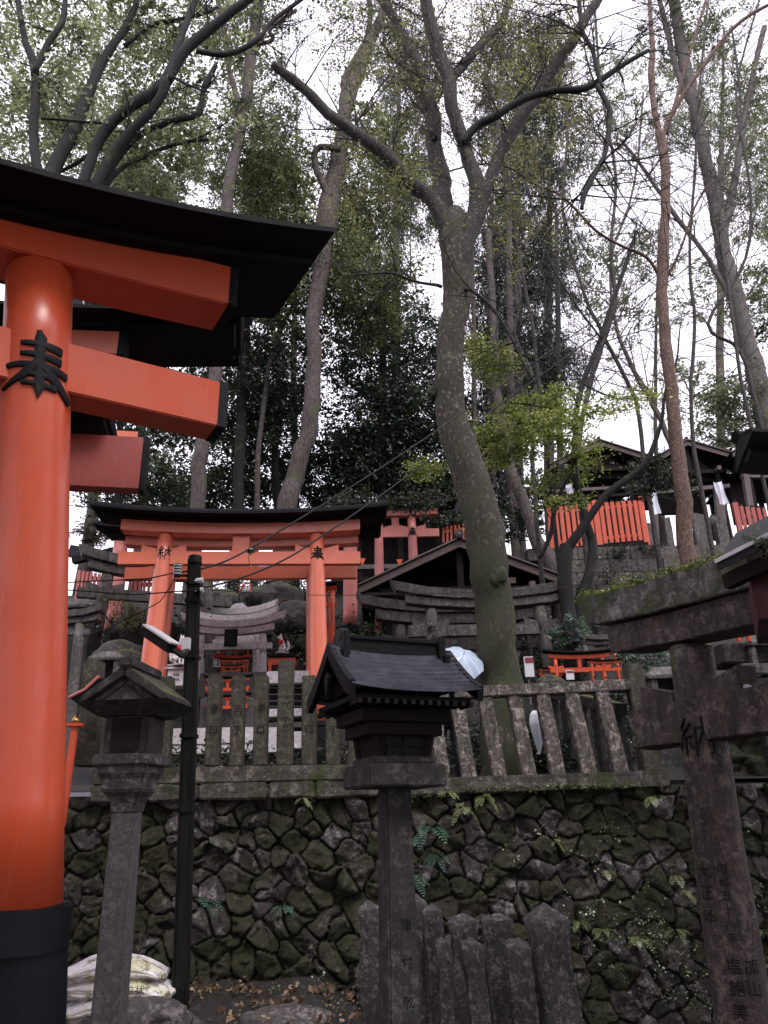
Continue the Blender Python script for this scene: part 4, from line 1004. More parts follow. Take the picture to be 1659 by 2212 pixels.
# ================================================================== halls and sheds
def gabled(name, label, cat, uA, vA, uL, vL, uR, vR, Y, D, tb, zfloor, posts=True, wallm='darkwood', ornament=False, back=True, roofm='blackroof', bm_='bargewood', open_=False):
    A, L, Rr = P(uA, vA, Y), P(uL, vL, Y), P(uR, vR, Y)
    t = thing(name, label, cat, (A.x, Y, zfloor))
    mb = MB()
    for e in (L, Rr):
        mb.loft([[Vector((A.x, y, A.z)), Vector((e.x, y, e.z)), Vector((e.x, y, e.z-.05)), Vector((A.x, y, A.z-.06))] for y in (Y-.12, Y+D)])
    rf = mb.build('roof', M[roofm], t)
    for e in (L, Rr):
        mb = MB(); dz = tb
        mb.loft([[Vector((A.x, y, A.z-.065)), Vector((e.x, y, e.z-.055)), Vector((e.x, y, e.z-.055-dz)), Vector((A.x, y, A.z-.065-dz))] for y in (Y-.09, Y-.02)])
        mb.build('bargeboard', M[bm_], t, bevel=.006)
        mb = MB(); mb.loft([[Vector((A.x, y, A.z-.0)), Vector((e.x, y, e.z+.0)), Vector((e.x, y, e.z-.03)), Vector((A.x, y, A.z-.04))] for y in (Y-.14, Y-.121)])
        mb.build('roof_edge', M['greywood'], rf)
    if ornament:
        mb = MB(); mb.tube([A+Vector((0, -.2, .05)), A+Vector((0, .1, .05))], .10, 20); o = mb.build('ridge_end_tile', M['stoned'], t, smooth=False, bevel=.006)
        mb = MB(); mb.tube([A+Vector((0, -.215, .05)), A+Vector((0, -.2, .05))], [.035, .04], 12); mb.build('boss', M['greywood'], o)
    mb = MB(); mb.tube([A+Vector((0, -.1, .03)), A+Vector((0, D, .03))], .06, 10); mb.build('ridge', M['blackroof'], t)
    w_ = (Rr.x-L.x)
    zt = min(L.z, Rr.z)-tb*.6
    if not open_:
        mb = MB(); mb.loft([[Vector((L.x+w_*.16, y, zfloor-1)), Vector((Rr.x-w_*.16, y, zfloor-1)), Vector((Rr.x-w_*.12, y, zt)), Vector((A.x, y, A.z-.3)), Vector((L.x+w_*.12, y, zt))] for y in (Y+.9, Y+D-.2)])
        mb.build('wall', M[wallm], t)
    else:
        mb = MB(); mb.loft([[Vector((L.x+w_*.08, y, zt-.25)), Vector((Rr.x-w_*.08, y, zt-.25)), Vector((A.x, y, A.z-.1))] for y in (Y+.3, Y+D-.2)])
        mb.build('gable_panel', M[wallm], t)
    if posts:
        for f in (.17, .83):
            for yy in (Y+.12, Y+D-.3):
                mb = MB(); mb.bar((L.x+w_*f, yy, zfloor-.3), (L.x+w_*f, yy, zt+.1), .13); mb.build('post', M['darkwood'], t)
                mb = MB(); mb.box((L.x+w_*f, yy-.15, zt+.0), (.12, .25, .14)); mb.build('beam_end', M['greywood'], t, bevel=.004)
        mb = MB(); mb.bar((L.x+w_*.1, Y+.15, zt-.02), (Rr.x-w_*.1, Y+.15, zt-.02), .16, .12); mb.build('tie_beam', M['darkwood'], t)
        mb = MB(); mb.bar((A.x, Y+.15, zt), (A.x, Y+.15, A.z-.2), .14); mb.build('king_post', M['darkwood'], t)
    return t
hall = gabled('gabled_hall', 'dark wooden hall with wide low gable and round ridge tile behind twin stone gates', 'shrine building', 991, 1163, 775, 1264, 1223, 1248, 16.6, 3.5, .17, 4.3, ornament=True)
mb = MB(); q = P(1090, 1254, 16.65); mb.box(q, (.5, .03, .14)); mb.build('name_board', M['bargewood'], hall)
mb = MB(); a, b = P(790, 1284, 16.5), P(1205, 1270, 16.5); mb.bar(a, b, .10, .06); mb.build('lower_beam', M['darkwood'], hall)

# dark hall behind
t = thing('dark_hall', 'unlit wooden hall with long black eave behind the small pink gate', 'shrine building', (P(880, 1200, 22).x, 22, 6.5))
a, b = P(690, 1108, 21.2), P(1015, 1092, 21.2)
mb = MB(); mb.loft([[a+Vector((0, y, z)) for y, z in ((0, 0), (0, -.14), (2.2, .9), (2.2, 1.05))], [b+Vector((0, y, z)) for y, z in ((0, 0), (0, -.14), (2.2, .9), (2.2, 1.05))]]); mb.build('roof', M['blackroof'], t)
pxbox(MB(), 715, 1010, 1112, 1290, 22.3, 3).build('wall', M['darkwood'], t)
for uu in (770, 860, 945, 1000):
    pxbox(MB(), uu, uu+12, 1108, 1280, 21.9, .15).build('post', M['darkwood'], t)
for vv in (1128, 1218, 1245): pxbox(MB(), 715, 1010, vv, vv+9, 21.85, .12).build('cross_beam', M['greywood'] if vv == 1218 else M['darkwood'], t)
for uu, vv in ((783, 1206), (863, 1208)):
    a = P(uu, vv, 21.6); mb = MB(); mb.loft([[a+Vector((x, y, z)) for x, z in ((-.09, 0), (.09, 0), (0, -.24))] for y in (0, .03)]); mb.build('pennant', M['verm'], t)
t = thing('vermilion_lattice', 'little vermilion lattice panel glimpsed behind the hall ridge left of the mossy trunk', 'fence', P(985, 1160, 20.5))
mb = MB()
for k in range(8): mb.bar(P(958+8.5*k, 1172, 20.5), P(958+8.5*k, 1140-k*2, 20.5), .06, .04)
mb.build('bars', M['verm2'], t)
mb = MB(); mb.bar(P(955, 1150, 20.53), P(1020, 1140, 20.53), .08, .05); mb.build('rail', M['verm2'], t)

t = gabled('open_shed', 'open wooden shed with grey bargeboard behind the vermilion picket fence', 'shed', 1292, 951, 1183, 1006, 1396, 984, 22.0, 3, .15, 8.4, open_=True)
for vv in (1050, 1066): 
    mb = MB(); mb.bar(P(1200, vv+12, 21.6), P(1400, vv, 21.6), .12, .09); mb.build('cross_rail', M['greywood'] if vv == 1050 else M['darkwood'], t)
pxbox(MB(), 1205, 1375, 1003, 1032, 22.5, .2).build('dark_board', M['darkwood'], t)
pxbox(MB(), 1192, 1392, 1086, 1196, 21.0, .2).build('back_board', M['darkwood'], t)
t2 = gabled('open_shed', 'middle open shed whose roof crosses the reddish trunk', 'shed', 1481, 951, 1370, 1012, 1580, 980, 22.3, 3, .16, 8.4, open_=True)
mb = MB(); mb.bar(P(1395, 1066, 22), P(1575, 1050, 22), .12, .12); mb.build('cross_rail', M['greywood'], t2)
pxbox(MB(), 1400, 1570, 1004, 1046, 22.9, .2).build('dark_board', M['darkwood'], t2)
pxbox(MB(), 1425, 1520, 1046, 1108, 23.2, .2).build('back_wall', M['darkwood'], t2)
pxbox(MB(), 1580, 1625, 1022, 1130, 22.6, .2).build('back_wall', M['darkwood'], t2)
for uu, sl_ in ((1412, 6), (1547, 10), (1556, 10)):
    mb = MB(); mb.bar(P(uu, 1050, 21.4), P(uu+sl_, 1180, 21.4), .15); mb.build('leaning_post', M['greywood'], t2)
t3 = gabled('open_shed', 'open shed at the far right with pale diagonal eave and square wooden post', 'shed', 1668, 925, 1579, 977, 1760, 985, 21.5, 3.2, .15, 8.4, open_=True)
mb = MB(); mb.bar(P(1606, 1105-100, 20.9), P(1630, 1160, 20.9), .17); mb.build('square_post', M['greywood'], t3)
mb = MB(); mb.bar(P(1600, 1030, 20.95), P(1665, 1030, 20.95), .12, .08); mb.build('cross_rail', M['greywood'], t3)
pxbox(MB(), 1590, 1700, 995, 1022, 22.3, .2).build('dark_board', M['darkwood'], t3)

def pickets(name, label, uL, vLt, vLb, uR, vRt, vRb, Y, n, mt, wide=(), rail_=(.25, .8), Yr=None, gap=.3, lean=8, caps=None):
    Yr = Yr or Y; t = thing(name, label, 'picket fence', P((uL+uR)/2, (vLb+vRb)/2, (Y+Yr)/2))
    for i in range(n):
        f = i/(n-1); u = uL+(uR-uL)*f; vt = vLt+(vRt-vLt)*f; vb = vLb+(vRb-vLb)*f; yy = Y+(Yr-Y)*f
        w_ = abs(P(uR, vRt, Yr).x-P(uL, vLt, Y).x)/n*(1-gap)
        k = i in wide
        a, b = P(u, vt-(6 if k else 0), yy), P(u+lean, vb+(9 if k else -4), yy)
        mb = MB(); mb.bar(a, b, w_*(1.35 if k else 1), .035 if not k else .07, up=(0, 1, 0)) if False else mb.box(((a.x+b.x)/2, yy, (a.z+b.z)/2), (w_*(1.45 if k else 1), .08 if k else .03, a.z-b.z))
        o = mb.build('picket' if not k else 'fence_post', M[mt], t, bevel=.004)
        if caps:
            mb = MB(); mb.tube([a+Vector((0, .1, -.05)), a+Vector((0, .1, .07)), a+Vector((0, .1, .10))], [w_*.5, w_*.5, w_*.2], 8); mb.build('black_tip', M['ink'], o)
    for f in rail_:
        a, b = P(uL+lean*f, vLt+(vLb-vLt)*f, Y+.05), P(uR+lean*f, vRt+(vRb-vRt)*f, Yr+.05)
        mb = MB(); mb.bar(a, b, .05, .09); mb.build('rail', M[mt], t)
    return t
pf = pickets('picket_fence', 'bright vermilion picket fence on the upper terrace above the block wall', 1187, 1096, 1189, 1386, 1079, 1170, 20.3, 17, 'verm', wide=(0, 8, 16), rail_=(.12, .83), caps=True, gap=.28)
mb = MB(); a, b = P(1198, 1196, 20.35), P(1400, 1184, 20.35); mb.bar(a, b, .2, .3); mb.build('dark_sill', M['blackpaint'], pf)
pickets('picket_fence', 'dull red picket fence at the right edge under the square wooden post', 1592, 1092, 1178, 1690, 1102, 1180, 18.5, 9, 'deepred', wide=(0,), caps=True, gap=.25, lean=10)
pickets('picket_fence', 'faded pink picket fence seen between the beams of the left stone gate', 166, 1232, 1300, 262, 1248, 1290, 15.4, 12, 'pinkv', rail_=(.2,), gap=.25, lean=4)
fz = pickets('picket_fence', 'pinkish picket fence with black curved tips and dark rail left of the middle gates', 196, 1212, 1238, 272, 1208, 1238, 17, 9, 'pinkv', rail_=(.4,), caps=True, gap=.3, lean=2)
mb = MB(); mb.bar(P(158, 1212, 17.1), P(272, 1184, 17.1), .18, .14); mb.build('black_top_rail', M['blackpaint'], fz)
mb = MB(); mb.bar(P(150, 1190, 18), P(210, 1200, 18), .1, .3); tag(mb.build('low_black_roof', M['blackroof']), 'short black roof edge left of the black-tipped picket fence', 'roof')
pickets('picket_fence', 'pink picket fence seen under the second orange beam by the grey stone gate', 282, 1250, 1292, 330, 1250, 1292, 15.6, 6, 'pinkv', rail_=(.3,), gap=.3, lean=2)

def cloth(label, ua, ub, va, vb, Y, sk=0):
    a = P(ua, va, Y); b = P(ub, vb, Y); mb = MB(); n, m_ = 9, 9
    for s_ in (0, 1):
        pass
    vs = []; fs = []
    for s_ in (0, .012):
        for j in range(m_+1):
            for i in range(n+1):
                f, g_ = i/n, j/m_; x_ = a.x+(b.x-a.x)*f+sk*g_; z_ = a.z+(b.z-a.z)*g_ + .05*math.sin(f*3.14)*(1-g_)*-1
                vs.append((x_, Y+.045*math.sin(f*9+g_*2)*(1-.4*g_)+.03*math.sin(g_*7+f*4)+s_, z_+.02*math.sin(f*11)*g_))
    N = (n+1)*(m_+1)
    for k in (0, N):
        for j in range(m_):
            for i in range(n):
                q = k+j*(n+1)+i; fs.append((q, q+1, q+n+2, q+n+1))
    mb.add(vs, fs); return tag(mb.build('hanging_cloth', M['white'], smooth=True), label, 'cloth', 'white cloths hung on the upper sheds')
cloth('small white cloth hanging left of the vermilion picket fence top', 1222, 1238, 1043, 1066, 21.2)
cloth('long white cloth tied to the post right of the vermilion pickets', 1394, 1424, 1051, 1110, 21.0, .05)
cloth('white cloth knotted on a post between the reddish trunk and the far right shed', 1541, 1568, 1039, 1089, 21.0, .08)
cloth('tiny white cloth under the first shed beam', 1489, 1500, 1140, 1152, 21.3)

GP = 'stone pillars behind the block wall'
for (ua, ub, va, vb, Y, lb) in [(1552, 1576, 1128, 1186, 20.9, 'pale mossy stone pillar right of the reddish trunk'), (1502, 1532, 1112, 1190, 21.2, 'broad grey stone slab standing just behind the reddish trunk'), (1402, 1420, 1130, 1190, 20.9, 'grey stone pillar under the long white cloth'), (1440, 1455, 1120, 1196, 21.2, 'narrow stone pillar left of the reddish trunk')]:
    mb = pxbox(MB(), ua, ub, va, vb, Y, .3); mb.v[4:8] = [p+Vector((0, 0, random.uniform(0, .1))) for p in mb.v[4:8]]
    tag(mb.build('stone_pillar', M['stoneg'], bevel=.02, sub=2, rough=.02), lb, 'stone pillar', GP)
rock('round dark stone between the reddish trunk and the mossy pillar', 1543, 1140, 21.3, .25, .2, .4, 31, 'stoned')

# small roofed stone shrines at the right, behind the big stone gate
def hokora(label, u, v, Y, w_, h_, mt='stoneg', rz=0):
    c = P(u, v, Y); t = thing('stone_hokora', label, 'stone shrine', (c.x, c.y, c.z-h_), R(rz))
    mb = MB(); mb.loft([[Vector((x*s_, y*s_, z)) for x, y in ((-w_/2, -w_*.4), (w_/2, -w_*.4), (w_/2, w_*.4), (-w_/2, w_*.4))] for s_, z in ((1.0, h_-.10*w_), (1.02, h_-.02*w_), (.55, h_+.2*w_))]); mb.build('roof', M[mt], t, local=True, bevel=.006)
    for sx in (-1, 1):
        mb = MB(); mb.box((sx*w_*.34, -w_*.1, h_*.45), (w_*.14, w_*.5, h_*.84)); mb.build('side_slab', M[mt], t, local=True, bevel=.005)
    mb = MB(); mb.box((0, w_*.1, h_*.45), (w_*.56, w_*.3, h_*.84)); mb.build('back_slab', M['stoned'], t, local=True)
    mb = MB(); mb.box((0, 0, -.05-.5), (w_*.95, w_*.7, 1.1)); mb.build('base', M['stoned'], t, local=True, bevel=.01)
    return t
hokora('little stone shrine with pale roof between the corner post and the slanting gate', 1432, 1462, 11.4, .62, .45)
hokora('small stone shrine with white roof slab by the far right edge', 1640, 1392, 9.8, .50, .45)
hokora('little roofed stone shrine among the rocks behind the middle gate', 468, 1314, 17.5, .9, .6)
hokora('mossy little stone shrine behind the left stone gate beam', 176, 1312, 13.5, .6, .4)
hokora('low stone shrine with pale roof above the left lantern roof', 236, 1424, 11.5, .5, .35)
for (u, va, vb, lb) in [(1588, 1366, 1386, 'short vermilion stick leaning left among the stones at right edge'), (1610, 1362, 1386, 'longer vermilion stick leaning among the stones at right edge')]:
    mb = MB(); mb.bar(P(u, va-6, 9.6), P(u+10, vb, 9.6), .045); tag(mb.build('prayer_stick', M['verm'], bevel=.004), lb, 'stick', 'vermilion sticks by the right edge')
t = thing('stone_blocks', 'stacked grey stone blocks with pebbles on top right of the slanting gate pillar', 'stone blocks', P(1600, 1440, 9.7))
pxbox(MB(), 1560, 1680, 1388, 1432, 9.7, .5).build('block', M['stoned'], t, bevel=.02, sub=2, rough=.01)
pxbox(MB(), 1600, 1690, 1432, 1456, 9.6, .5).build('block', M['stoneg'], t, bevel=.02, sub=2, rough=.01)
pxbox(MB(), 1540, 1700, 1456, 1570, 9.75, .5).build('block', M['stoned'], t, bevel=.02, sub=2, rough=.02)
# pebbles left on the big tie beam
for i in range(7):
    s_ = random.uniform(.02, .035); tt = .25+.13*i; c3 = pt3+ax3*tt
    o = rock(['grey pebble nearest the pillar on the slanting tie beam', 'second pebble from the pillar on the slanting tie beam', 'third small pebble on the slanting tie beam', 'pale pebble in the middle of the slanting tie beam', 'fifth pebble on the slanting tie beam', 'white pebble near the right edge on the slanting tie beam', 'last pebble on the slanting tie beam at the picture edge'][i], 0, 0, 1, s_*1.3, s_, s_*.8, i, 'stonew' if i % 2 else 'stoneg', 'pebble', 'pebble', 'pebbles on the tie beam')
    o.location = (c3.x-.02, Y3+ax3.y*tt-.03, 2.14+.125+s_*.6)

# notices
def notice(label, ua, ub, va, vb, Y):
    t = thing('notice_board', label, 'notice', P((ua+ub)/2, vb, Y), 0, 'white notices behind the right fence')
    pxbox(MB(), ua, ub, va, vb, Y, .02).build('sheet', M['paper'], t)
    pxbox(MB(), ua+1, ub-1, va+2, va+(vb-va)*.32, Y-.004, .003).build('picture_header', M['photo'], t)
    pxbox(MB(), (ua+ub)/2-2, (ua+ub)/2+2, va+6, vb+60, Y+.03, .03).build('stake', M['greywood'], t)
notice('white notice with dark red header beside the mossy trunk', 1133, 1153, 1418, 1462, 12.0)
notice('white notice with dark red header in front of the vermilion votive gates', 1223, 1240, 1447, 1468, 11.6)

# ================================================================== foxes
def skin(name, verts, edges, rad, m, parent, sub=2):
    me = bpy.data.meshes.new(name); me.from_pydata(verts, edges, []); ob = bpy.data.objects.new(name, me); C.objects.link(ob)
    ob.modifiers.new('s', 'SKIN'); 
    for i, r_ in enumerate(rad):
        me.skin_vertices[0].data[i].radius = (r_, r_) if not isinstance(r_, tuple) else r_
    me.skin_vertices[0].data[0].use_root = True
    ss = ob.modifiers.new('u', 'SUBSURF'); ss.levels = sub; ss.render_levels = sub
    dg = bpy.context.evaluated_depsgraph_get()
    me2 = bpy.data.meshes.new_from_object(ob.evaluated_get(dg)); bpy.data.objects.remove(ob); bpy.data.meshes.remove(me)
    me2.materials.clear(); me2.materials.append(m); me2.shade_smooth(); me2.name = name
    o = bpy.data.objects.new(name, me2); C.objects.link(o); o.parent = parent
    return o
def fox(label, loc, rz, s, bibs=True):
    t = thing('fox_statue', label, 'fox statue', loc, rz, 'white fox statues with red bibs'); t.scale = (s, s, s)
    V = [(0, 0, .22), (.03, 0, .36), (.10, 0, .52), (.14, 0, .66), (.17, 0, .75), (.27, 0, .72), (.35, 0, .69),   # spine neck head muzzle 0-6
         (.15, .045, .84), (.15, .06, .93), (.15, -.045, .84), (.15, -.06, .93),                                    # ears
         (.12, .07, .46), (.17, .075, .24), (.19, .075, .03), (.25, .075, .02),                                       # front legs
         (.12, -.07, .46), (.17, -.075, .24), (.19, -.075, .03), (.25, -.075, .02),
         (-.04, .10, .17), (.10, .12, .16), (.0, .12, .04), (.10, .12, .02), (-.04, -.10, .17), (.10, -.12, .16), (.0, -.12, .04), (.10, -.12, .02),
         (-.12, 0, .10), (-.24, 0, .16), (-.27, 0, .34), (-.22, 0, .50), (-.20, 0, .60)]
    E = [(0, 1), (1, 2), (2, 3), (3, 4), (4, 5), (5, 6), (4, 7), (7, 8), (4, 9), (9, 10), (2, 11), (11, 12), (12, 13), (13, 14), (2, 15), (15, 16), (16, 17), (17, 18),
         (0, 19), (19, 20), (20, 21), (21, 22), (0, 23), (23, 24), (24, 25), (25, 26), (0, 27), (27, 28), (28, 29), (29, 30), (30, 31)]
    r_ = [.125, .12, .11, .075, .078, .042, .018, .035, .008, .035, .008, .045, .035, .028, .024, .045, .035, .028, .024, .09, .075, .04, .026, .09, .075, .04, .026, .05, .06, .075, .055, .012]
    skin('body', V, E, r_, M['whitef'], t)
    mb = MB(); rg_ = []
    for k in range(9):
        a = -1.9+3.8*k/8; rg_.append([Vector((.10+.115*math.cos(a)*(1), .12*math.sin(a), .60)), Vector((.10+.16*math.cos(a), .15*math.sin(a), .42 - .07*math.cos(a))), Vector((.10+.175*math.cos(a), .165*math.sin(a), .415-.07*math.cos(a))), Vector((.10+.13*math.cos(a), .135*math.sin(a), .61))])
    mb.loft(rg_); mb.build('bib', M['bib'], t, local=True, smooth=True)
    mb = MB(); mb.box((.06, 0, -.02), (.6, .34, .06)); mb.build('base_slab', M['stonew'], t, local=True, bevel=.01)
    return t
c = P(612, 1413, 13.5); fox('white fox statue with red bib on the vermilion stand right of the pale gate', (c.x, 13.5, c.z+.03), R(205), .36)
c = P(381, 1440, 12.35); fox('white fox statue with red bib facing left beside the utility pole', (c.x, 12.35, c.z+.03), R(-30), .52)
c = P(524, 1322, 16.2); fox('tiny fox figure with red bib on the dark slope under the lower beam', (P(530, 1278, 16.2).x, 16.2, P(530, 1280, 16.2).z), R(190), .3)
c = P(468, 1430, 14.2); fox('fox figure with red bib in the shade inside the pale gate', (c.x, 14.2, c.z-.1), R(-60), .4)

# ================================================================== umbrellas and the visitor
def umbrella(label, c, tilt, rad, cat='umbrella'):
    t = thing('umbrella', label, cat, c); Mt = tilt.to_matrix().to_4x4()
    vs = []; n = 8; m_ = 6; mb = MB(); 
    for s_ in (0, -.006):
        for j in range(m_+1):
            f = j/m_
            for i in range(n*3):
                a = 2*math.pi*i/(n*3); k = (i % 3) != 0; rr = rad*f*(1-.035*f*k*1.0); z = rad*.42*(1-f**1.8) + s_ - (.02*f if not k else -.012*f)
                vs.append(Vector((rr*math.cos(a), rr*math.sin(a), z)))
    N = n*3; fs = []
    for b in (0, (m_+1)*N):
        for j in range(m_):
            for i in range(N): fs.append((b+j*N+i, b+j*N+(i+1) % N, b+(j+1)*N+(i+1) % N, b+(j+1)*N+i))
    mb.add([Mt @ v for v in vs], fs); mb.build('canopy', M['umb'], t, local=True, smooth=False)
    mb = MB(); mb.tube([Mt @ Vector((0, 0, rad*.42+.05)), Mt @ Vector((0, 0, -.45))], .006, 8); mb.build('shaft', M['steel'], t, local=True)
    mb = MB()
    for i in range(n):
        a = 2*math.pi*i/n; mb.tube([Mt @ Vector((0, 0, rad*.4)), Mt @ Vector((rad*.5*math.cos(a), rad*.5*math.sin(a), rad*.28)), Mt @ Vector((rad*.97*math.cos(a), rad*.97*math.sin(a), -.015))], .003, 4)
    mb.build('ribs', M['steel'], t, local=True)
    mb = MB(); mb.tube([Mt @ Vector((0, 0, -.45)), Mt @ Vector((0, 0, -.53)), Mt @ Vector((.03, 0, -.56)), Mt @ Vector((.06, 0, -.53))], .012, 8); mb.build('handle', M['ink'], t, local=True)
from mathutils import Euler
pc = P(968, 1555, 10.3)
uc = P(996, 1430, 10.0)
umbrella('pale blue open umbrella tilted beside the mossy trunk above the dark lantern roof', uc, Euler((R(48), R(20), 0)), .31)
g0 = 2.02
t = thing('person', 'stooping person in black clothes and brown hair behind the right stone fence', 'person', (pc.x, 10.35, g0))
V = [(0, 0, .80), (0, -.03, 1.0), (0, -.10, 1.18), (0, -.16, 1.28), (0, -.22, 1.36), (0, -.25, 1.45),
     (.09, 0, .76), (.11, -.06, .42), (.11, .04, .06), (.12, -.10, .03), (-.09, 0, .76), (-.10, .08, .42), (-.10, .16, .06), (-.11, .04, .03),
     (.15, -.12, 1.20), (.22, -.16, .98), (.18, -.34, .98), (-.15, -.12, 1.20), (-.22, -.12, .95), (-.20, -.25, .80)]
E = [(0, 1), (1, 2), (2, 3), (3, 4), (4, 5), (0, 6), (6, 7), (7, 8), (8, 9), (0, 10), (10, 11), (11, 12), (12, 13), (2, 14), (14, 15), (15, 16), (2, 17), (17, 18), (18, 19)]
r_ = [.13, .13, .14, .06, .055, .085, .085, .06, .045, .035, .085, .06, .045, .035, .055, .042, .03, .055, .042, .03]
skin('body', V, E, r_, M['cloth'], t)
mb = MB(); h = Vector((0, -.25, 1.46)); rings = []
bm = bmesh.new(); bmesh.ops.create_icosphere(bm, subdivisions=3, radius=1)
for q in bm.verts:
    n = q.co.normalized(); q.co = Vector((n.x*.082, n.y*.098, n.z*.118))+h
    if n.y < -.8 and abs(n.z) < .25: q.co.y -= .02*(1-abs(n.x)*2)
me = bpy.data.meshes.new('head'); bm.to_mesh(me); bm.free(); me.materials.append(M['skin']); me.shade_smooth(); o = bpy.data.objects.new('head', me); C.objects.link(o); o.parent = t
for sx in (-.03, .03):
    mb = MB(); mb.tube([h+Vector((sx-.01, -.098, .01)), h+Vector((sx+.01, -.098, .01))], .006, 6); mb.build('eye', M['ink'], o, local=True)
mb = MB(); mb.box(h+Vector((0, -.1, -.045)), (.035, .01, .008)); mb.build('mouth', M['photo'], o, local=True)
bm = bmesh.new(); bmesh.ops.create_icosphere(bm, subdivisions=4, radius=1)
for q in bm.verts:
    n = q.co.normalized(); fr = max(0, -n.y-.35)
    dn = .10 if n.z < 0 and n.y > -.3 else 0
    q.co = Vector((n.x*.098, n.y*(.112-.05*fr)+.012+.03*fr, n.z*.125-dn*abs(n.z)+.012))+h + noise.noise_vector(n*6)*.006
    if n.y < -.45 and n.z < .45: q.co.y += .08
me = bpy.data.meshes.new('hair'); bm.to_mesh(me); bm.free(); me.materials.append(M['hair']); me.shade_smooth(); o2 = bpy.data.objects.new('hair', me); C.objects.link(o2); o2.parent = o
def hand(base, d, par):
    d = Vector(d).normalized(); s_ = d.cross(Vector((0, 0, 1))).normalized(); k = s_.cross(d)
    V = [base, base+d*.06]; E = [(0, 1)]; r_ = [.022, .03]
    for i, (o_, L_) in enumerate(((-.028, .062), (-.010, .072), (.009, .068), (.027, .052))):
        n = len(V); V += [base+d*.085+s_*o_, base+d*(.085+L_*.5)+s_*o_+k*-.008, base+d*(.085+L_*.75)+s_*o_-k*.035]; E += [(1, n), (n, n+1), (n+1, n+2)]; r_ += [.010, .009, .007]
    n = len(V); V += [base+d*.03-s_*.038-k*.008, base+d*.065-s_*.05-k*.03]; E += [(0, n), (n, n+1)]; r_ += [.011, .009]
    return skin('hand', [tuple(v) for v in V], E, r_, M['skin'], par, 1)
hand(Vector((.18, -.34, .98)), (0, -1, .1), t); hand(Vector((-.20, -.25, .80)), (0, -.5, -1), t)
mb = MB(); mb.loft([[Vector((x*s_, -.26+y*s_, z)) for x, y in ((-.09, -.05), (.09, -.05), (.10, .03), (-.10, .03))] for s_, z in ((.8, 1.32), (1.05, 1.26), (.9, 1.20))]); mb.build('lilac_scarf', flat('lilac_scarf_cloth', (.28, .24, .5), .8, .2), t, local=True, bevel=.01)
# furled white umbrella hanging behind the fence
t = thing('furled_umbrella', 'furled white umbrella hanging point-down between two right fence posts', 'umbrella', P(1165, 1628, 9.5))
a, b = P(1158, 1535, 9.5), P(1166, 1630, 9.5); mb = MB(); rings = []
for f, w_ in ((0, .05), (.08, .085), (.3, .105), (.6, .07), (.85, .035), (1, .008)):
    c_ = a*(1-f)+b*f; rings.append([c_+Vector((w_*math.cos(k*math.pi/6)*(1 if k % 2 else .78), w_*.5*math.sin(k*math.pi/6)*(1 if k % 2 else .78), 0)) for k in range(12)])
mb.loft(rings); mb.build('furled_canopy', M['white'], t)
mb = MB(); mb.tube([a+Vector((0, 0, -.02)), a+Vector((0, 0, .10)), a+Vector((.03, 0, .13)), a+Vector((.06, 0, .10))], .012, 8); mb.build('handle', M['ink'], t)

# ================================================================== trees
def crom(pts, k=4):
    P_ = [pts[0]]+list(pts)+[pts[-1]]; out = []
    for i in range(1, len(P_)-2):
        a, b, c, d = P_[i-1], P_[i], P_[i+1], P_[i+2]
        for j in range(k):
            t = j/k; out.append(0.5*((2*b)+(c-a)*t+(2*a-5*b+4*c-d)*t*t+(3*b-a-3*c+d)*t**3))
    out.append(pts[-1]); return out
def limb(pts, Y0, Y1=None):
    """picture-space (u,v,width) list -> world points and radii"""
    Y1 = Y1 or Y0; n = len(pts); A = []; w0 = pts[0][2]
    for i, (u, v, w_) in enumerate(pts):
        y = Y0+(Y1-Y0)*i/max(1, n-1); p = P(u, v, y); A.append(np.array([p.x, p.y, p.z, w_/2*S(u, v, y)]))
    A = crom(A)
    for i, a in enumerate(A):
        w_ = Vector(a[:3]); nz_ = noise.noise_vector(w_*1.1)*1.0+noise.noise_vector(w_*3.0)*.45; a[:3] += np.array(nz_)*min(.10, a[3]*.38+.01)*(0 if i == 0 else 1)
    return [Vector(a[:3]) for a in A], [max(.004, a[3]*(.80 if Y0 > 16 else .92 if w0 > 60 else .84)) for a in A]
def twigs(mb, p, d, L, r, dep, g, kink=.35, nsub=3, droop=0.0):
    n = 5; pts = [p]; q = p.copy(); dd = d.normalized()
    for i in range(n):
        dd = (dd + Vector((g.uniform(-1, 1), g.uniform(-1, 1), g.uniform(-1, 1)-droop))*kink*.5).normalized(); q = q+dd*L/n; pts.append(q.copy())
    mb.tube(pts, [r*(1-.7*i/n) for i in range(n+1)], 4 if r < .02 else 5, cap=False)
    if dep > 0:
        for k in range(nsub):
            i = g.randint(1, n); sd_ = (pts[i]-pts[i-1]).normalized()
            nd = (sd_ + Vector((g.uniform(-1, 1), g.uniform(-.7, .7), g.uniform(-.7, 1)))*.9).normalized()
            twigs(mb, pts[i], nd, L*g.uniform(.45, .7), r*(.75 if dep > 1 else .6)*(1-.5*i/n), dep-1, g, kink, nsub, droop)
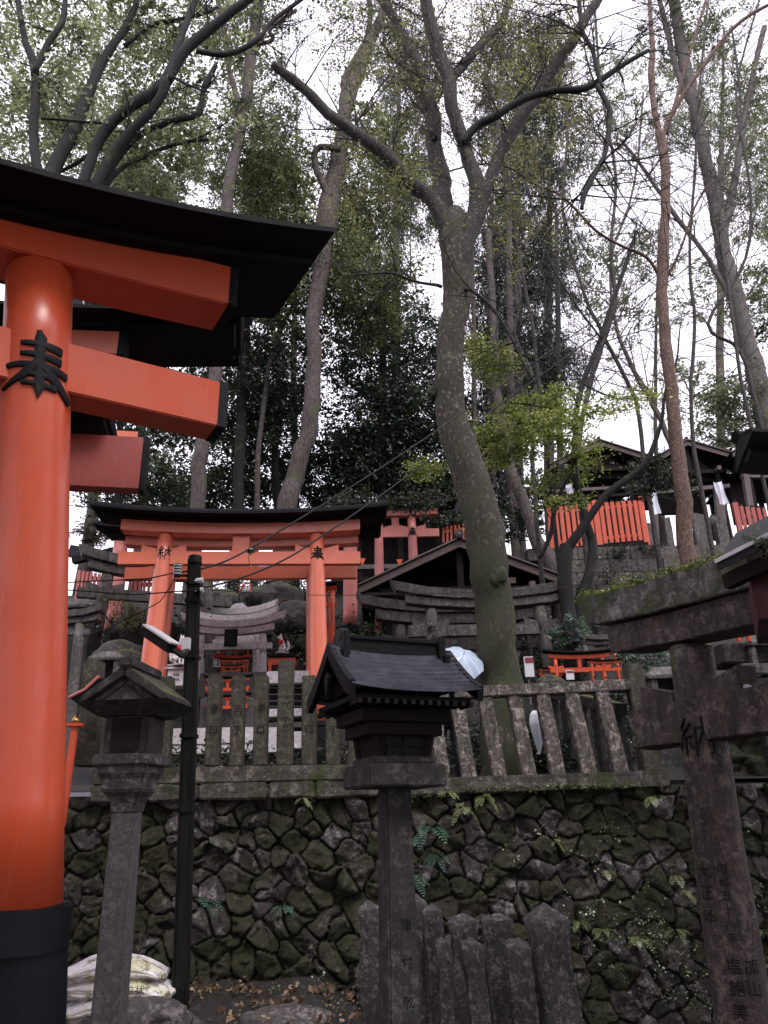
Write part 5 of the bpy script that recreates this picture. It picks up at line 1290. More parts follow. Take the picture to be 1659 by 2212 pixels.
def tree(name, label, limbs, Y, barkm, group=None, base=None, tw=None, seg=10, seed=1, cat='tree', gy=None, flare=1.25, limbm=None):
    """limbs: list of (points, Y0, Y1); the first is the trunk and is carried down to the ground"""
    g = random.Random(seed); first, r0 = limb(*limbs[0]) ; b = first[0]; gz = tz(b.x, b.y)-.15
    t = thing(name, label, cat, (b.x, b.y, gz), 0, group)
    if b.z > gz+.1:
        low = [Vector((b.x, b.y, gz)), Vector((b.x, b.y, gz+(b.z-gz)*.5))]
        first = low+first; r0 = [r0[0]*flare*1.15, r0[0]*1.08]+r0
    mb = MB(); mb.tube(first, r0, max(seg, 14), rough=.14); mb.build('trunk', M[barkm], t, smooth=True)
    if len(limbs) > 1 or tw:
        for li, l in enumerate(limbs):
            mb = MB(); pts, rr = limb(*l)
            if li: mb.tube(pts, rr, seg if rr[0] > .05 else 6, rough=.12)
            if tw and li >= tw.get('from', 0):
                for k in range(tw['n']):
                    if not li: mb = MB()
                    i = g.randint(int(len(pts)*tw.get('lo', .2)), len(pts)-2); dd = (pts[i+1]-pts[i]).normalized()
                    side = Vector((g.uniform(-1, 1), g.uniform(-.6, .6), g.uniform(-.3, .8)))
                    twigs(mb, pts[i], dd*.5+side, tw['L']*g.uniform(.6, 1.3), min(rr[i]*.5, tw['r']), tw.get('d', 2), g, tw.get('k', .35), tw.get('s', 3), tw.get('droop', 0))
                    if not li: mb.build('branch', M[barkm], t, smooth=True); mb = MB()
            if mb.v: mb.build('limb' if li else 'twigs', M[(limbm[li % len(limbm)] if isinstance(limbm, tuple) else limbm) or barkm], t, smooth=True)
    return t
def leaves(name, parent, blobs, size, pal, m='leaf', seed=0, clump=.35, per=60, flatz=1.0, asp=.55, label=None, cat=None, kind=None, group=None, droop=False, shell=0.0):
    """blobs: (centre, (rx,ry,rz), number of leaves); many leaf-sized quads in clumps"""
    rg = np.random.default_rng(seed); PT = []; CL = []; SZ = []
    pal = np.array(pal)
    for c, rr, n in blobs:
        nc = max(3, int(n/per)); d = rg.normal(0, 1, (nc, 3)); d /= np.linalg.norm(d, axis=1)[:, None]
        k = rg.random(nc)**(1/3)
        if shell: k = shell+(1-shell)*k
        cc = np.array(c)+d*k[:, None]*np.array(rr)
        cs = clump*rg.uniform(.5, 1.5, nc)
        i = rg.integers(0, nc, n); off = rg.normal(0, 1, (n, 3))*cs[i][:, None]*np.array([.6, .6, .42*flatz])
        sp_ = rg.normal(0, 1, (nc, 3)); sp_[:, 2] = sp_[:, 2]*.3-.35; sp_ /= np.linalg.norm(sp_, axis=1)[:, None]
        if flatz == 1.0 and not droop: off = off*.42 + sp_[i]*(rg.uniform(-1, 1, n)*cs[i]*1.5)[:, None]
        SZ.append(rg.uniform(.65, 1.35, nc)[i])
        if droop: off[:, 2] = -np.abs(off[:, 2])*2.2; off[:, :2] *= .6
        PT.append(cc[i]+off)
        tone = rg.random(nc)**1.2*(len(pal)-1); tn = np.clip(tone[i]+rg.normal(0, .25, n), 0, len(pal)-1.001); a = tn.astype(int); f = (tn-a)[:, None]
        CL.append((pal[a]*(1-f)+pal[a+1]*f)*rg.uniform(.65, 1.35, (n, 1)))
    p = np.concatenate(PT); col = np.concatenate(CL); n = len(p)
    a = rg.normal(0, 1, (n, 3)); a[:, 2] *= .6
    if droop: a[:, 2] -= 1.5
    a /= np.linalg.norm(a, axis=1)[:, None]
    b = rg.normal(0, 1, (n, 3)); b[:, 2] *= (.35 if flatz < 1 else 1.0); b -= a*(a*b).sum(1)[:, None]; b /= np.linalg.norm(b, axis=1)[:, None]
    s = (size*rg.uniform(.65, 1.3, n)*np.concatenate(SZ))[:, None]; nn = np.cross(a, b)
    V = np.stack([p-a*s*.5, p+b*s*asp*.5+nn*s*.08-a*s*.05, p+a*s*.5, p-b*s*asp*.5+nn*s*.08-a*s*.05], 1).reshape(-1, 3)
    o0 = np.array(parent.location) if parent is not None else np.zeros(3)
    V = V-o0
    me = bpy.data.meshes.new(name); me.vertices.add(4*n); me.vertices.foreach_set('co', V.astype('f').ravel())
    me.loops.add(4*n); me.loops.foreach_set('vertex_index', np.arange(4*n, dtype='i')); me.polygons.add(n)
    me.polygons.foreach_set('loop_start', np.arange(0, 4*n, 4, dtype='i')); me.polygons.foreach_set('loop_total', np.full(n, 4, dtype='i'))
    me.update(calc_edges=True)
    ca = me.color_attributes.new('col', 'FLOAT_COLOR', 'POINT'); cc = np.ones((4*n, 4), 'f'); cc[:, :3] = np.repeat(col, 4, 0); ca.data.foreach_set('color', cc.ravel())
    me.materials.append(M[m]); ob = bpy.data.objects.new(name, me); C.objects.link(ob)
    if parent is not None: ob.parent = parent
    else: tag(ob, label, cat, group, kind)
    return ob
def B(u, v, Y, ru, rv, rd, n):
    p = P(u, v, Y); s_ = S(u, v, Y); return ((p.x, p.y, p.z), (ru*s_, rd, rv*s_), int(n*(1.25 if Y > 18 else 1.1 if Y > 9.5 else 1)))
PL = [(.07, .085, .05), (.14, .16, .09), (.21, .235, .14), (.28, .305, .20)]         # light greens, paled further to imitate sky glare
PM = [(.010, .017, .010), (.026, .038, .021), (.055, .072, .036), (.11, .135, .065)]
PD = [(.010, .014, .013), (.022, .030, .025), (.045, .055, .045)]
PY = [(.10, .125, .035), (.19, .22, .07), (.30, .33, .13)]
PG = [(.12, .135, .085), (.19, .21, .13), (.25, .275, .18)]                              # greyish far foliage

# main mossy tree
t = tree('mossy_tree', 'thick mossy tree with lichen-spotted trunk forking above the middle, growing behind the right stone fence', [
    ([(1088, 1700, 118), (1080, 1600, 104), (1078, 1480, 98), (1072, 1370, 92), (1062, 1250, 90), (1045, 1120, 88), (1015, 1010, 84), (983, 920, 74), (966, 830, 66), (972, 730, 64), (985, 630, 70), (985, 545, 76), (984, 490, 70), (984, 455, 30)], 10.2, 10.4),
    ([(986, 610, 40), (974, 520, 58), (957, 440, 52), (945, 350, 44), (935, 250, 36), (905, 150, 32), (870, 70, 26), (820, 0, 20), (790, -40, 16)], 10.4, 11.2),
    ([(978, 560, 24), (958, 480, 40), (925, 420, 38), (880, 385, 34), (835, 340, 36), (800, 315, 32), (745, 275, 30), (690, 225, 26), (640, 180, 24), (592, 140, 22)], 10.4, 9.6),
    ([(986, 640, 30), (1002, 550, 46), (1020, 480, 46), (1030, 410, 42), (1005, 330, 36), (985, 250, 34), (965, 160, 36), (935, 60, 34), (912, -30, 30)], 10.3, 9.8),
    ([(988, 620, 30), (1012, 530, 36), (1038, 440, 38), (1065, 370, 30), (1100, 300, 32), (1135, 235, 34), (1190, 160, 30), (1250, 65, 26), (1310, -30, 22)], 10.3, 9.8),
    ([(992, 310, 20), (1030, 270, 22), (1070, 250, 20), (1130, 215, 20), (1200, 198, 18), (1270, 190, 18), (1330, 150, 14), (1400, 108, 10)], 9.9, 9.4),
    ([(1290, 185, 15), (1315, 240, 15), (1308, 330, 13), (1290, 370, 12), (1268, 410, 14), (1256, 452, 8)], 9.4, 9.2),
    ([(1300, 190, 12), (1280, 110, 12), (1255, 60, 11), (1250, -20, 12)], 9.4, 9.4),
    ([(962, 185, 20), (1000, 140, 24), (1040, 95, 22), (1080, 50, 20), (1105, -20, 16)], 10, 10.6),
    ([(940, 300, 16), (900, 200, 16), (860, 130, 16)], 10.6, 11.4),
    ([(985, 640, 12), (1010, 625, 8), (1060, 660, 7), (1110, 740, 7), (1155, 830, 6)], 10.2, 9.9),
    ([(955, 620, 10), (900, 610, 8), (840, 590, 7), (760, 595, 4)], 10.2, 10),
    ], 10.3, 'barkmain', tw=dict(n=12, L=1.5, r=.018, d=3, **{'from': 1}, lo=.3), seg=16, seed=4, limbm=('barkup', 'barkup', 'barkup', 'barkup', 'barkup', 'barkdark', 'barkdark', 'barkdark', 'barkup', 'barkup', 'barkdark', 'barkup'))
mb = MB(); c = P(1075, 1235, 9.85); 
kn = rock('x', 0, 0, 1, .15, .12, .19, 77, 'barkmain'); kn.name = 'burl'; kn.location = (c.x-t.location.x, c.y-t.location.y+.21, c.z-t.location.z); kn.parent = t
for k_ in ('label', 'category'): del kn[k_]
kn = rock('x', 0, 0, 1, .10, .10, .12, 78, 'barkmain'); kn.name = 'burl'; c = P(935, 850, 10.3); kn.location = c-Vector(t.location); kn.parent = t
for k_ in ('label', 'category'): del kn[k_]
leaves('crown', t, [B(1000, 20, 10.8, 330, 150, 2.2, 8500), B(1100, 170, 10.6, 200, 190, 1.5, 6500), B(860, 250, 11, 150, 150, 1.5, 3500), B(1150, 420, 10.6, 120, 120, 1.0, 1800), B(830, 480, 10.8, 160, 130, 1.2, 2200), B(1080, 480, 10.6, 150, 120, 1.0, 900)], .055, [(.10, .10, .05), (.16, .165, .08), (.22, .23, .10)], 'leafthin', 11, .3, 40)

# reddish smooth tree
t = tree('reddish_tree', 'slender tree with smooth reddish bark rising behind the slanting stone gate', [
    ([(1492, 1275, 46), (1484, 1180, 42), (1474, 1060, 40), (1462, 960, 36), (1452, 870, 32), (1443, 760, 30), (1434, 680, 27), (1430, 590, 28), (1436, 520, 26), (1440, 440, 24), (1436, 350, 24), (1428, 285, 24)], 13.0, 13.2),
    ([(1428, 300, 16), (1412, 220, 14), (1408, 140, 16), (1408, 60, 12), (1402, -30, 10)], 13.2, 13.2),
    ([(1432, 300, 12), (1455, 240, 11), (1500, 170, 10), (1560, 90, 9), (1610, 40, 9), (1690, -5, 7)], 13.2, 12.5),
    ([(1440, 290, 8), (1470, 180, 8), (1500, 80, 6), (1530, -20, 6)], 13.2, 13),
    ([(1425, 600, 10), (1395, 555, 9), (1340, 530, 8), (1290, 500, 8), (1215, 425, 7), (1160, 400, 7), (1100, 362, 6), (1030, 355, 5), (940, 380, 4)], 13.2, 11.5),
    ([(1440, 600, 8), (1470, 540, 6), (1500, 450, 5), (1530, 400, 4)], 13.2, 12.5),
    ], 13, 'barkbrown', tw=dict(n=3, L=.8, r=.010, d=2, **{'from': 1}), seg=14, seed=9, flare=1.1)

# camphor at upper left
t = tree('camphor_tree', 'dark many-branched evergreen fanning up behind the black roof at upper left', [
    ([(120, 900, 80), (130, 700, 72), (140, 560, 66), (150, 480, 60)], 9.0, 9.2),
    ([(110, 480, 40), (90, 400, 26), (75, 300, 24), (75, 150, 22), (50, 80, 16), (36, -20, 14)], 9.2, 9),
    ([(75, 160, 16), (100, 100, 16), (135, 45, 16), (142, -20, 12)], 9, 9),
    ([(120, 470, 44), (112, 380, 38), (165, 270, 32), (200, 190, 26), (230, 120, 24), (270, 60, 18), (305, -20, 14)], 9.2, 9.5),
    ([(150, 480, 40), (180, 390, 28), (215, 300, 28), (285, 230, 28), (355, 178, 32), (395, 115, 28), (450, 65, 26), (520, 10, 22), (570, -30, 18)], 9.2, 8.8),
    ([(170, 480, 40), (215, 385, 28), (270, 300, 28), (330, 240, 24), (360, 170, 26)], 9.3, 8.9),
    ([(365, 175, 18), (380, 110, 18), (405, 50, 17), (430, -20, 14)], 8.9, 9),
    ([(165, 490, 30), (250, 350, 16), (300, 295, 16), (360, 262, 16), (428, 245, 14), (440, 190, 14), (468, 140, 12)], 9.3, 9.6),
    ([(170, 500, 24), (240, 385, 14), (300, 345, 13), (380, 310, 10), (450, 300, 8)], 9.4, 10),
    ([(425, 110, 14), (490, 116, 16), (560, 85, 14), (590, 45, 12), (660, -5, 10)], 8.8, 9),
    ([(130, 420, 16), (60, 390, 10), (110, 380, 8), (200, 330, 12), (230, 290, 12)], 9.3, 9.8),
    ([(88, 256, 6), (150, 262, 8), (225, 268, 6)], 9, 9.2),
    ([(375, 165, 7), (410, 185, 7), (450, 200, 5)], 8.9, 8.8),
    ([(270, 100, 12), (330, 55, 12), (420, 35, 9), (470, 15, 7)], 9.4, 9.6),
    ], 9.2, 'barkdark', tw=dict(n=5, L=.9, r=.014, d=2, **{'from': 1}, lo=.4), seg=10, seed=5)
leaves('crown', t, [B(60, 60, 9.8, 130, 150, 1.2, 2600), B(230, 110, 10, 150, 130, 1.2, 3200), B(100, 260, 10, 150, 120, 1.2, 3400), B(280, 330, 10, 160, 100, 1.2, 3600), B(400, 180, 10, 120, 130, 1.2, 2600), B(420, 30, 9.6, 130, 50, 1.0, 1600), B(300, 30, 9.8, 120, 60, 1, 1600)], .078, PL, 'leafthin', 21, .28, 45)

# second and middle trunks
t = tree('tall_tree', 'tall grey-brown tree with forked top between the large roof tip and the dark branches', [
    ([(425, 1110, 40), (432, 1000, 40), (445, 920, 38), (462, 820, 36), (475, 700, 32), (484, 560, 30), (488, 470, 30), (500, 370, 30), (520, 290, 30), (530, 220, 30), (545, 110, 30), (565, -30, 26)], 17, 17.5),
    ([(522, 290, 18), (512, 220, 18), (495, 150, 14), (485, 80, 16), (468, -20, 12)], 17.3, 17),
    ([(548, 100, 10), (590, 85, 12), (585, 60, 10), (640, 20, 8)], 17.4, 17), ], 17, 'barkgrey', tw=dict(n=5, L=1.6, r=.02, d=2, lo=.5), seed=6)
leaves('crown', t, [B(520, 60, 17.8, 120, 110, 1.6, 5200), B(560, 330, 18.5, 110, 120, 1.6, 6500), B(430, 300, 18, 110, 110, 1.5, 3000)], .10, PM[1:]+PL[2:3], 'leafthin', 22, .42, 55)
t = tree('tall_tree', 'tall winding grey-brown tree with a hooked stub, middle of the picture', [
    ([(608, 1385, 62), (608, 1290, 60), (616, 1180, 58), (622, 1080, 54), (640, 1010, 48), (664, 930, 46), (677, 850, 44), (674, 760, 38), (684, 660, 42), (694, 560, 46), (706, 480, 56), (720, 400, 54), (735, 330, 44), (748, 250, 36), (755, 200, 44), (785, 130, 30), (815, 60, 26), (845, -30, 24)], 18.5, 19),
    ([(716, 430, 26), (690, 385, 20), (678, 340, 17), (690, 318, 17), (735, 325, 18)], 18.6, 18.4),
    ([(755, 210, 20), (745, 170, 22), (790, 90, 16), (800, 20, 14), (790, -30, 10)], 19, 19.4), ], 18.5, 'barkgrey', tw=dict(n=8, L=1.5, r=.02, d=2, lo=.35), seed=7)
leaves('crown', t, [B(780, 60, 19.6, 120, 90, 1.5, 2200), B(800, 380, 20, 110, 170, 1.8, 10500), B(640, 600, 20, 110, 150, 1.8, 13000), B(800, 620, 19.8, 100, 130, 1.6, 11000), B(590, 420, 20, 90, 100, 1.6, 6500)], .11, PM[1:]+[(.19, .21, .10)], 'leafthin', 23, .42, 55)
t = tree('slim_tree', 'dark slim straight tree left of the winding middle trunk', [([(513, 1110, 28), (520, 940, 28), (528, 800, 26), (535, 600, 22), (540, 450, 18), (548, 250, 14)], 21, 21.5)], 21, 'barkdark', tw=dict(n=16, L=1.6, r=.02, d=2, lo=.3), seed=8)
leaves('crown', t, [B(520, 640, 22, 110, 130, 2, 9000), B(540, 850, 22, 120, 130, 2, 9500)], .12, PM[:3], 'leaf', 24, .4, 60)
t = tree('slim_tree', 'thin crooked sapling leaning right beside the dark slim straight tree', [([(556, 1110, 15), (560, 960, 14), (572, 860, 13), (590, 760, 11), (640, 640, 9)], 20.5, 21)], 21, 'barkgrey', tw=dict(n=6, L=1.2, r=.015, d=1, lo=.4), seed=18)
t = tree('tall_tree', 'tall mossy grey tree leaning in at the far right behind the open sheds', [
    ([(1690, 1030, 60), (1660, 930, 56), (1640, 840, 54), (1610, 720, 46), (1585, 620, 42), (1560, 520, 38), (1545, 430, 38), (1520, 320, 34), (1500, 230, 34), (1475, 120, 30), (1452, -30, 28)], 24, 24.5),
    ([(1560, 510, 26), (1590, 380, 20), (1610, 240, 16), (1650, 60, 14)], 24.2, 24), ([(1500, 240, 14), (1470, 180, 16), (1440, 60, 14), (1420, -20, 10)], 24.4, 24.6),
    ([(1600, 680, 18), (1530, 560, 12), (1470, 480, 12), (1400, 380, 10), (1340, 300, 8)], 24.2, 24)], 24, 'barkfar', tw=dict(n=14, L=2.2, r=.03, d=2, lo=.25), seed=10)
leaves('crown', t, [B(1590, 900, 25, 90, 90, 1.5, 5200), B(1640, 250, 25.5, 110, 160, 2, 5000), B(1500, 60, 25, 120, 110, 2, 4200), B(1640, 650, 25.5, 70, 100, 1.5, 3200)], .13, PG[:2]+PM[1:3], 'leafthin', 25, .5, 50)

# maple with yellow-green layers and dark forked trunks
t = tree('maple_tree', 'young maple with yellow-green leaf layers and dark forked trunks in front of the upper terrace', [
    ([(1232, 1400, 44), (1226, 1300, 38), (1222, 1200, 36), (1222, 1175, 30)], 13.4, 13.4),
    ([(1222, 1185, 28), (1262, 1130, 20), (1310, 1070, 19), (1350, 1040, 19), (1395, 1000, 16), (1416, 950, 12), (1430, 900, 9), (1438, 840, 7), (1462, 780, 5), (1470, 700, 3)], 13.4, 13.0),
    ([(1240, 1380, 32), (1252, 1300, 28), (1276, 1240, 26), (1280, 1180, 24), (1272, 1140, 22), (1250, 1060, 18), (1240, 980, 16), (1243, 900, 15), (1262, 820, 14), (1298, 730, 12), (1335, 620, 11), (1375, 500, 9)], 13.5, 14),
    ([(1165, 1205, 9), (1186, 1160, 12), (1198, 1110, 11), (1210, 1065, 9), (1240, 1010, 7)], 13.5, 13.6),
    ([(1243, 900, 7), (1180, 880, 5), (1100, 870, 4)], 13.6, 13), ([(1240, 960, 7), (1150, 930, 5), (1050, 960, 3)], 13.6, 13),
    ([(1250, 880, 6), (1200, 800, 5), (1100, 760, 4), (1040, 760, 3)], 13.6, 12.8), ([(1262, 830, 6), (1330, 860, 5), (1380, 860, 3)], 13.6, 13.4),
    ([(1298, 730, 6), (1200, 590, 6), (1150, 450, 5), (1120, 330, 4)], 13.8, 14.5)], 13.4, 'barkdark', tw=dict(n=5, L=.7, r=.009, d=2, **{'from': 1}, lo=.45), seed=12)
mp = []
g = random.Random(3)
for (u, v, ru, rv, n) in [(1050, 775, 50, 22, 900), (1020, 750, 25, 12, 350), (1080, 800, 50, 14, 600), (1200, 860, 70, 14, 900), (1150, 885, 80, 14, 900), (1250, 900, 60, 14, 800), (1120, 925, 90, 14, 1100), (1210, 935, 80, 14, 1000), (1080, 950, 70, 12, 800), (1170, 965, 90, 14, 1100), (1260, 985, 50, 10, 500),
                          (1060, 990, 50, 12, 500), (1240, 1020, 60, 8, 450), (930, 1015, 36, 12, 600), (1340, 870, 50, 16, 500), (1380, 860, 30, 12, 300), (1100, 985, 60, 10, 500), (1170, 1040, 40, 8, 250), (1210, 1090, 50, 10, 260), (1210, 905, 60, 10, 600), (1000, 905, 20, 8, 160)]:
    mp.append(B(u, v, 13.2+g.uniform(-.5, .5), ru*1.15, rv*.75, .55, n*1.15))
leaves('crown', t, mp, .052, PY, 'leafthin', 26, .20, 26, flatz=.22, asp=.8)
t = tree('leaning_tree', 'brown curved tree leaning left behind the mossy trunk toward the hall roof', [
    ([(1215, 1295, 60), (1190, 1215, 44), (1160, 1165, 38), (1140, 1110, 32), (1118, 1050, 32), (1095, 990, 28), (1080, 900, 26), (1070, 800, 22), (1062, 650, 20), (1055, 500, 16)], 17.8, 19)], 18, 'barkgrey', tw=dict(n=8, L=1.2, r=.018, d=2, lo=.3), seed=13)

# cedars and evergreens behind
def cedar(label, u, vb, vt, Y, wb, blobs, seed, pal, m='barkgrey', droop=True, sz=.16, grp='dark evergreens on the hillside', name='cedar_tree'):
    t = tree(name, label, [([(u, vb, wb), (u-4, (vb*2+vt)/3, wb*.8), (u-2, (vb+2*vt)/3, wb*.55), (u+3, vt, wb*.2)], Y, Y)], Y, m, grp, tw=dict(n=16, L=1.8, r=.022, d=1, lo=.3, droop=.5), seed=seed)
    leaves('crown', t, blobs, sz, pal, 'leaf', seed, .5, 60, droop=droop, asp=.35 if droop else .55); return t
cedar('drooping dark cedar right of the fork of the mossy tree', 1120, 1150, 60, 27, 34, [B(1130, 120, 28, 110, 110, 2, 13000), B(1110, 260, 28, 100, 80, 2, 11000), B(1140, 380, 28, 90, 80, 2, 9000), B(1120, 560, 28, 100, 110, 2, 13000), B(1130, 760, 28, 90, 110, 2, 13000)], 31, PD+PM[2:3])
cedar('drooping dark cedar whose bare lower trunk shows left of the maple', 1190, 1150, 150, 29, 30, [B(1200, 300, 30, 80, 140, 2, 6000), B(1200, 560, 30, 70, 130, 2, 6000), B(1190, 800, 30, 80, 90, 2, 6500)], 32, PD+PM[2:3])
cedar('dark cedar directly behind the mossy trunk', 1062, 1150, 300, 25, 30, [B(1040, 500, 26, 90, 90, 2, 5000), B(1040, 700, 26, 80, 90, 2, 6500), B(1060, 900, 26, 100, 110, 2, 9500), B(1040, 1050, 26, 120, 60, 2, 8000)], 33, PD)
cedar('tall soft cedar with crown behind the left limb of the mossy tree', 860, 1150, 40, 30, 30, [B(890, 130, 31, 90, 130, 2, 12000), B(870, 300, 31, 80, 100, 2, 9000), B(900, 440, 31, 80, 90, 2, 8000)], 34, PD+PM[2:3])
cedar('broad dark evergreen filling the centre behind the vermilion gates', 830, 1200, 560, 24, 34, [B(830, 760, 25, 140, 120, 2.4, 15000), B(860, 930, 25, 160, 110, 2.4, 19000), B(760, 1030, 25, 160, 80, 2, 16000), B(930, 1070, 24.5, 110, 55, 2, 9000)], 35, [(.006, .011, .008), (.016, .028, .018), (.05, .075, .04)], 'barkdark', False, .13)
cedar('dark evergreen behind the thin trunks over the middle gate roof', 600, 1200, 680, 23, 26, [B(560, 980, 24, 120, 110, 2, 8500), B(600, 820, 24.5, 110, 110, 2, 8000), B(460, 1080, 24, 130, 40, 2, 6500)], 36, [(.006, .014, .007), (.016, .032, .014), (.04, .07, .025)], 'barkdark', False, .13)
cedar('bushy evergreen with light tips behind the lower red beams at left', 260, 1250, 700, 19, 26, [B(250, 640, 20, 130, 60, 2, 7000), B(330, 930, 20, 110, 70, 2, 5200), B(300, 1060, 20, 130, 55, 2, 6800), B(380, 800, 20, 100, 100, 2, 5000)], 37, PM, 'barkdark', False, .11)
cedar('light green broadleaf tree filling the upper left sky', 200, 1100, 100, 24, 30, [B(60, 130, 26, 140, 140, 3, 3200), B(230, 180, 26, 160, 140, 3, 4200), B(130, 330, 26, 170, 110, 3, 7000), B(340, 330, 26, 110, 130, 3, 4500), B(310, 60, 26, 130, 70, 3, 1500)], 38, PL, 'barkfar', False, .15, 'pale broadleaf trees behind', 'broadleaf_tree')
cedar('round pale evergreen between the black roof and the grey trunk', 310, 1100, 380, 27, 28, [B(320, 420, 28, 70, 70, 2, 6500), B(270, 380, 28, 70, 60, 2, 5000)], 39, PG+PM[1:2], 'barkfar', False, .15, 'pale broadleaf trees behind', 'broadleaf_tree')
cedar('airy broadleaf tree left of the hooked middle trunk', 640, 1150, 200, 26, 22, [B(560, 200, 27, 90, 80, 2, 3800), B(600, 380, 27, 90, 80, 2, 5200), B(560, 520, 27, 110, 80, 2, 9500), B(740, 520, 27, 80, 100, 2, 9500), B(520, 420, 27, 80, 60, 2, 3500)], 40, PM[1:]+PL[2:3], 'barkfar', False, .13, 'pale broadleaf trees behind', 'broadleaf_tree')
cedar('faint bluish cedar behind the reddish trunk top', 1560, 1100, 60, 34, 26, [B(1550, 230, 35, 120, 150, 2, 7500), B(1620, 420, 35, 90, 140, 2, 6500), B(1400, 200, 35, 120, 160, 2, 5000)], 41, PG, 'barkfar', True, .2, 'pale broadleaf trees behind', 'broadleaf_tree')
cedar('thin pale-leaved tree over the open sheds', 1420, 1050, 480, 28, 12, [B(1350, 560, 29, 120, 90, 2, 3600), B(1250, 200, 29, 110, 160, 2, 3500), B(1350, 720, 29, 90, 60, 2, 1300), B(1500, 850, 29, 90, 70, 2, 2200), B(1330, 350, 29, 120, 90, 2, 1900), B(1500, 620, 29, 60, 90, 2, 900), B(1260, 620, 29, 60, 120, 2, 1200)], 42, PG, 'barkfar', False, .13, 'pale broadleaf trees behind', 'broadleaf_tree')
for i, (uu, va, ww, lb) in enumerate([(1022, 620, 14, 'bare straight trunk just right of the mossy trunk'), (1100, 600, 22, 'straight brown cedar trunk behind the maple leaves'), (1205, 700, 18, 'dark straight trunk above the first open shed')]):
    tree('bare_tree', lb, [([(uu+8, 1120, ww), (uu+3, 900, ww*.9), (uu, va, ww*.8), (uu-4, va-250, ww*.5)], 24-i, 24-i)], 24, 'barkdark' if i == 2 else 'barkgrey', 'straight trunks behind the maple', tw=dict(n=6, L=1.2, r=.02, d=1), seed=50+i)
# bare-branched trees of the right half
def bare(label, pts, Y, seed, n=30, L=2.3, r=.018, d=3, m='barkup', k=.3):
    return tree('bare_tree', label, [(pts, Y, Y+.6)], Y, m, 'thin bare-branched trees at the right', tw=dict(n=n, L=L, r=r, d=d, lo=.15, k=k), seed=seed)
bare('thin bare tree crossing diagonally up from the maple to the top', [(1245, 1020, 14), (1262, 880, 13), (1300, 740, 13), (1330, 640, 11), (1318, 540, 9), (1330, 380, 8), (1300, 200, 7), (1285, 20, 5)], 16, 61)
bare('twiggy bare tree with fine branches filling the gap left of the reddish trunk', [(1390, 1000, 12), (1370, 860, 11), (1290, 700, 10), (1250, 600, 8), (1215, 450, 7), (1225, 250, 6), (1190, 60, 4)], 19, 62)
bare('pale thin bare tree rising behind the middle shed', [(1450, 960, 16), (1400, 850, 14), (1370, 800, 12), (1330, 700, 9), (1320, 560, 7), (1370, 400, 6), (1390, 200, 5)], 23.5, 63, 22, 2.8, .028, 3, 'barkfar')
bare('dark thin bare tree right of the reddish trunk', [(1500, 980, 11), (1492, 860, 10), (1500, 700, 9), (1490, 560, 8), (1500, 380, 7), (1510, 200, 6), (1530, 0, 5)], 18, 64, 24, 2.1)
bare('bare tree with long arching branches close to the right edge', [(1640, 900, 13), (1600, 760, 10), (1530, 700, 9), (1610, 560, 8), (1620, 400, 7), (1590, 200, 6), (1640, 0, 5)], 20, 65, 24, 2.4)
bare('crooked thin dark tree in front of the cedars', [(1160, 1140, 12), (1150, 980, 11), (1155, 830, 10), (1110, 720, 8), (1125, 640, 8), (1085, 520, 7), (1060, 400, 6), (1085, 200, 5)], 15, 66, 20, 1.6, .014)
mb = MB()
bare('bare twiggy tree high over the fork of the mossy tree', [(1150, 700, 9), (1120, 540, 8), (1100, 400, 7), (1075, 250, 6), (1090, 100, 5), (1060, -20, 4)], 14, 67, 36, 1.9, .012)
bare('fine-branched bare tree filling the top right corner', [(1600, 820, 9), (1570, 600, 8), (1540, 430, 7), (1600, 250, 6), (1580, 60, 5)], 16, 68, 34, 2.2, .012)

# undergrowth
def bush(label, blobs, size, pal, seed, m='leaf', name='shrub', group=None, asp=.5, clump=.2, per=40, fl=1.0):
    b = blobs[0][0]; t = thing(name, label, 'shrub', (b[0], b[1], b[2]-blobs[0][1][2]), 0, group)
    mb = MB(); g = random.Random(seed)
    for k in range(7): twigs(mb, Vector((b[0], b[1], b[2]-blobs[0][1][2])), Vector((g.uniform(-1, 1), g.uniform(-.5, .5), 1.2)), blobs[0][1][2]*1.6, .008, 1, g)
    mb.build('stems', M['barkdark'], t)
    leaves('foliage', t, blobs, size, pal, m, seed, clump, per, asp=asp, flatz=fl); return t
bush('glossy dark-leaved shrub beside the foot of the forked maple trunk', [B(1245, 1355, 13.0, 45, 24, .3, 260), B(1215, 1385, 13, 22, 16, .2, 110)], .13, [(.02, .045, .03), (.06, .10, .07), (.13, .19, .14)], 71, 'fern', asp=.25)
bush('dark shrub overhanging the sheds left of the reddish trunk', [B(1410, 1010, 14, 40, 22, .4, 1400), B(1440, 1050, 14, 50, 16, .4, 1300), B(1380, 1060, 14.2, 40, 14, .3, 700)], .055, PM[:3], 72)
bush('dark shrub along the base of the vermilion pickets', [B(1330, 1195, 19.9, 40, 14, .3, 700), B(1400, 1190, 19.9, 30, 12, .3, 400)], .07, PM[:3], 73)
bush('yellowing shrub between the left stone gate and the orange pillar', [B(272, 1330, 12.8, 28, 26, .3, 700)], .05, [(.03, .035, .01), (.10, .09, .02), (.2, .17, .04)], 74)
bush('dark ferny shrub under the slanting stone gate beam', [B(1400, 1430, 11.8, 42, 26, .3, 420)], .10, [(.02, .045, .025), (.05, .10, .055), (.10, .17, .10)], 75, 'fern', asp=.3)
bush('shaded shrub right of the mossy trunk behind the notice', [B(1215, 1440, 13.6, 20, 40, .3, 700)], .05, PM[:3], 76)
bush('shaggy brown palm-like tuft seen against the sky left of the middle gate', [B(212, 1150, 18.5, 34, 24, .4, 700)], .22, [(.03, .022, .018), (.07, .05, .04)], 77, asp=.12)
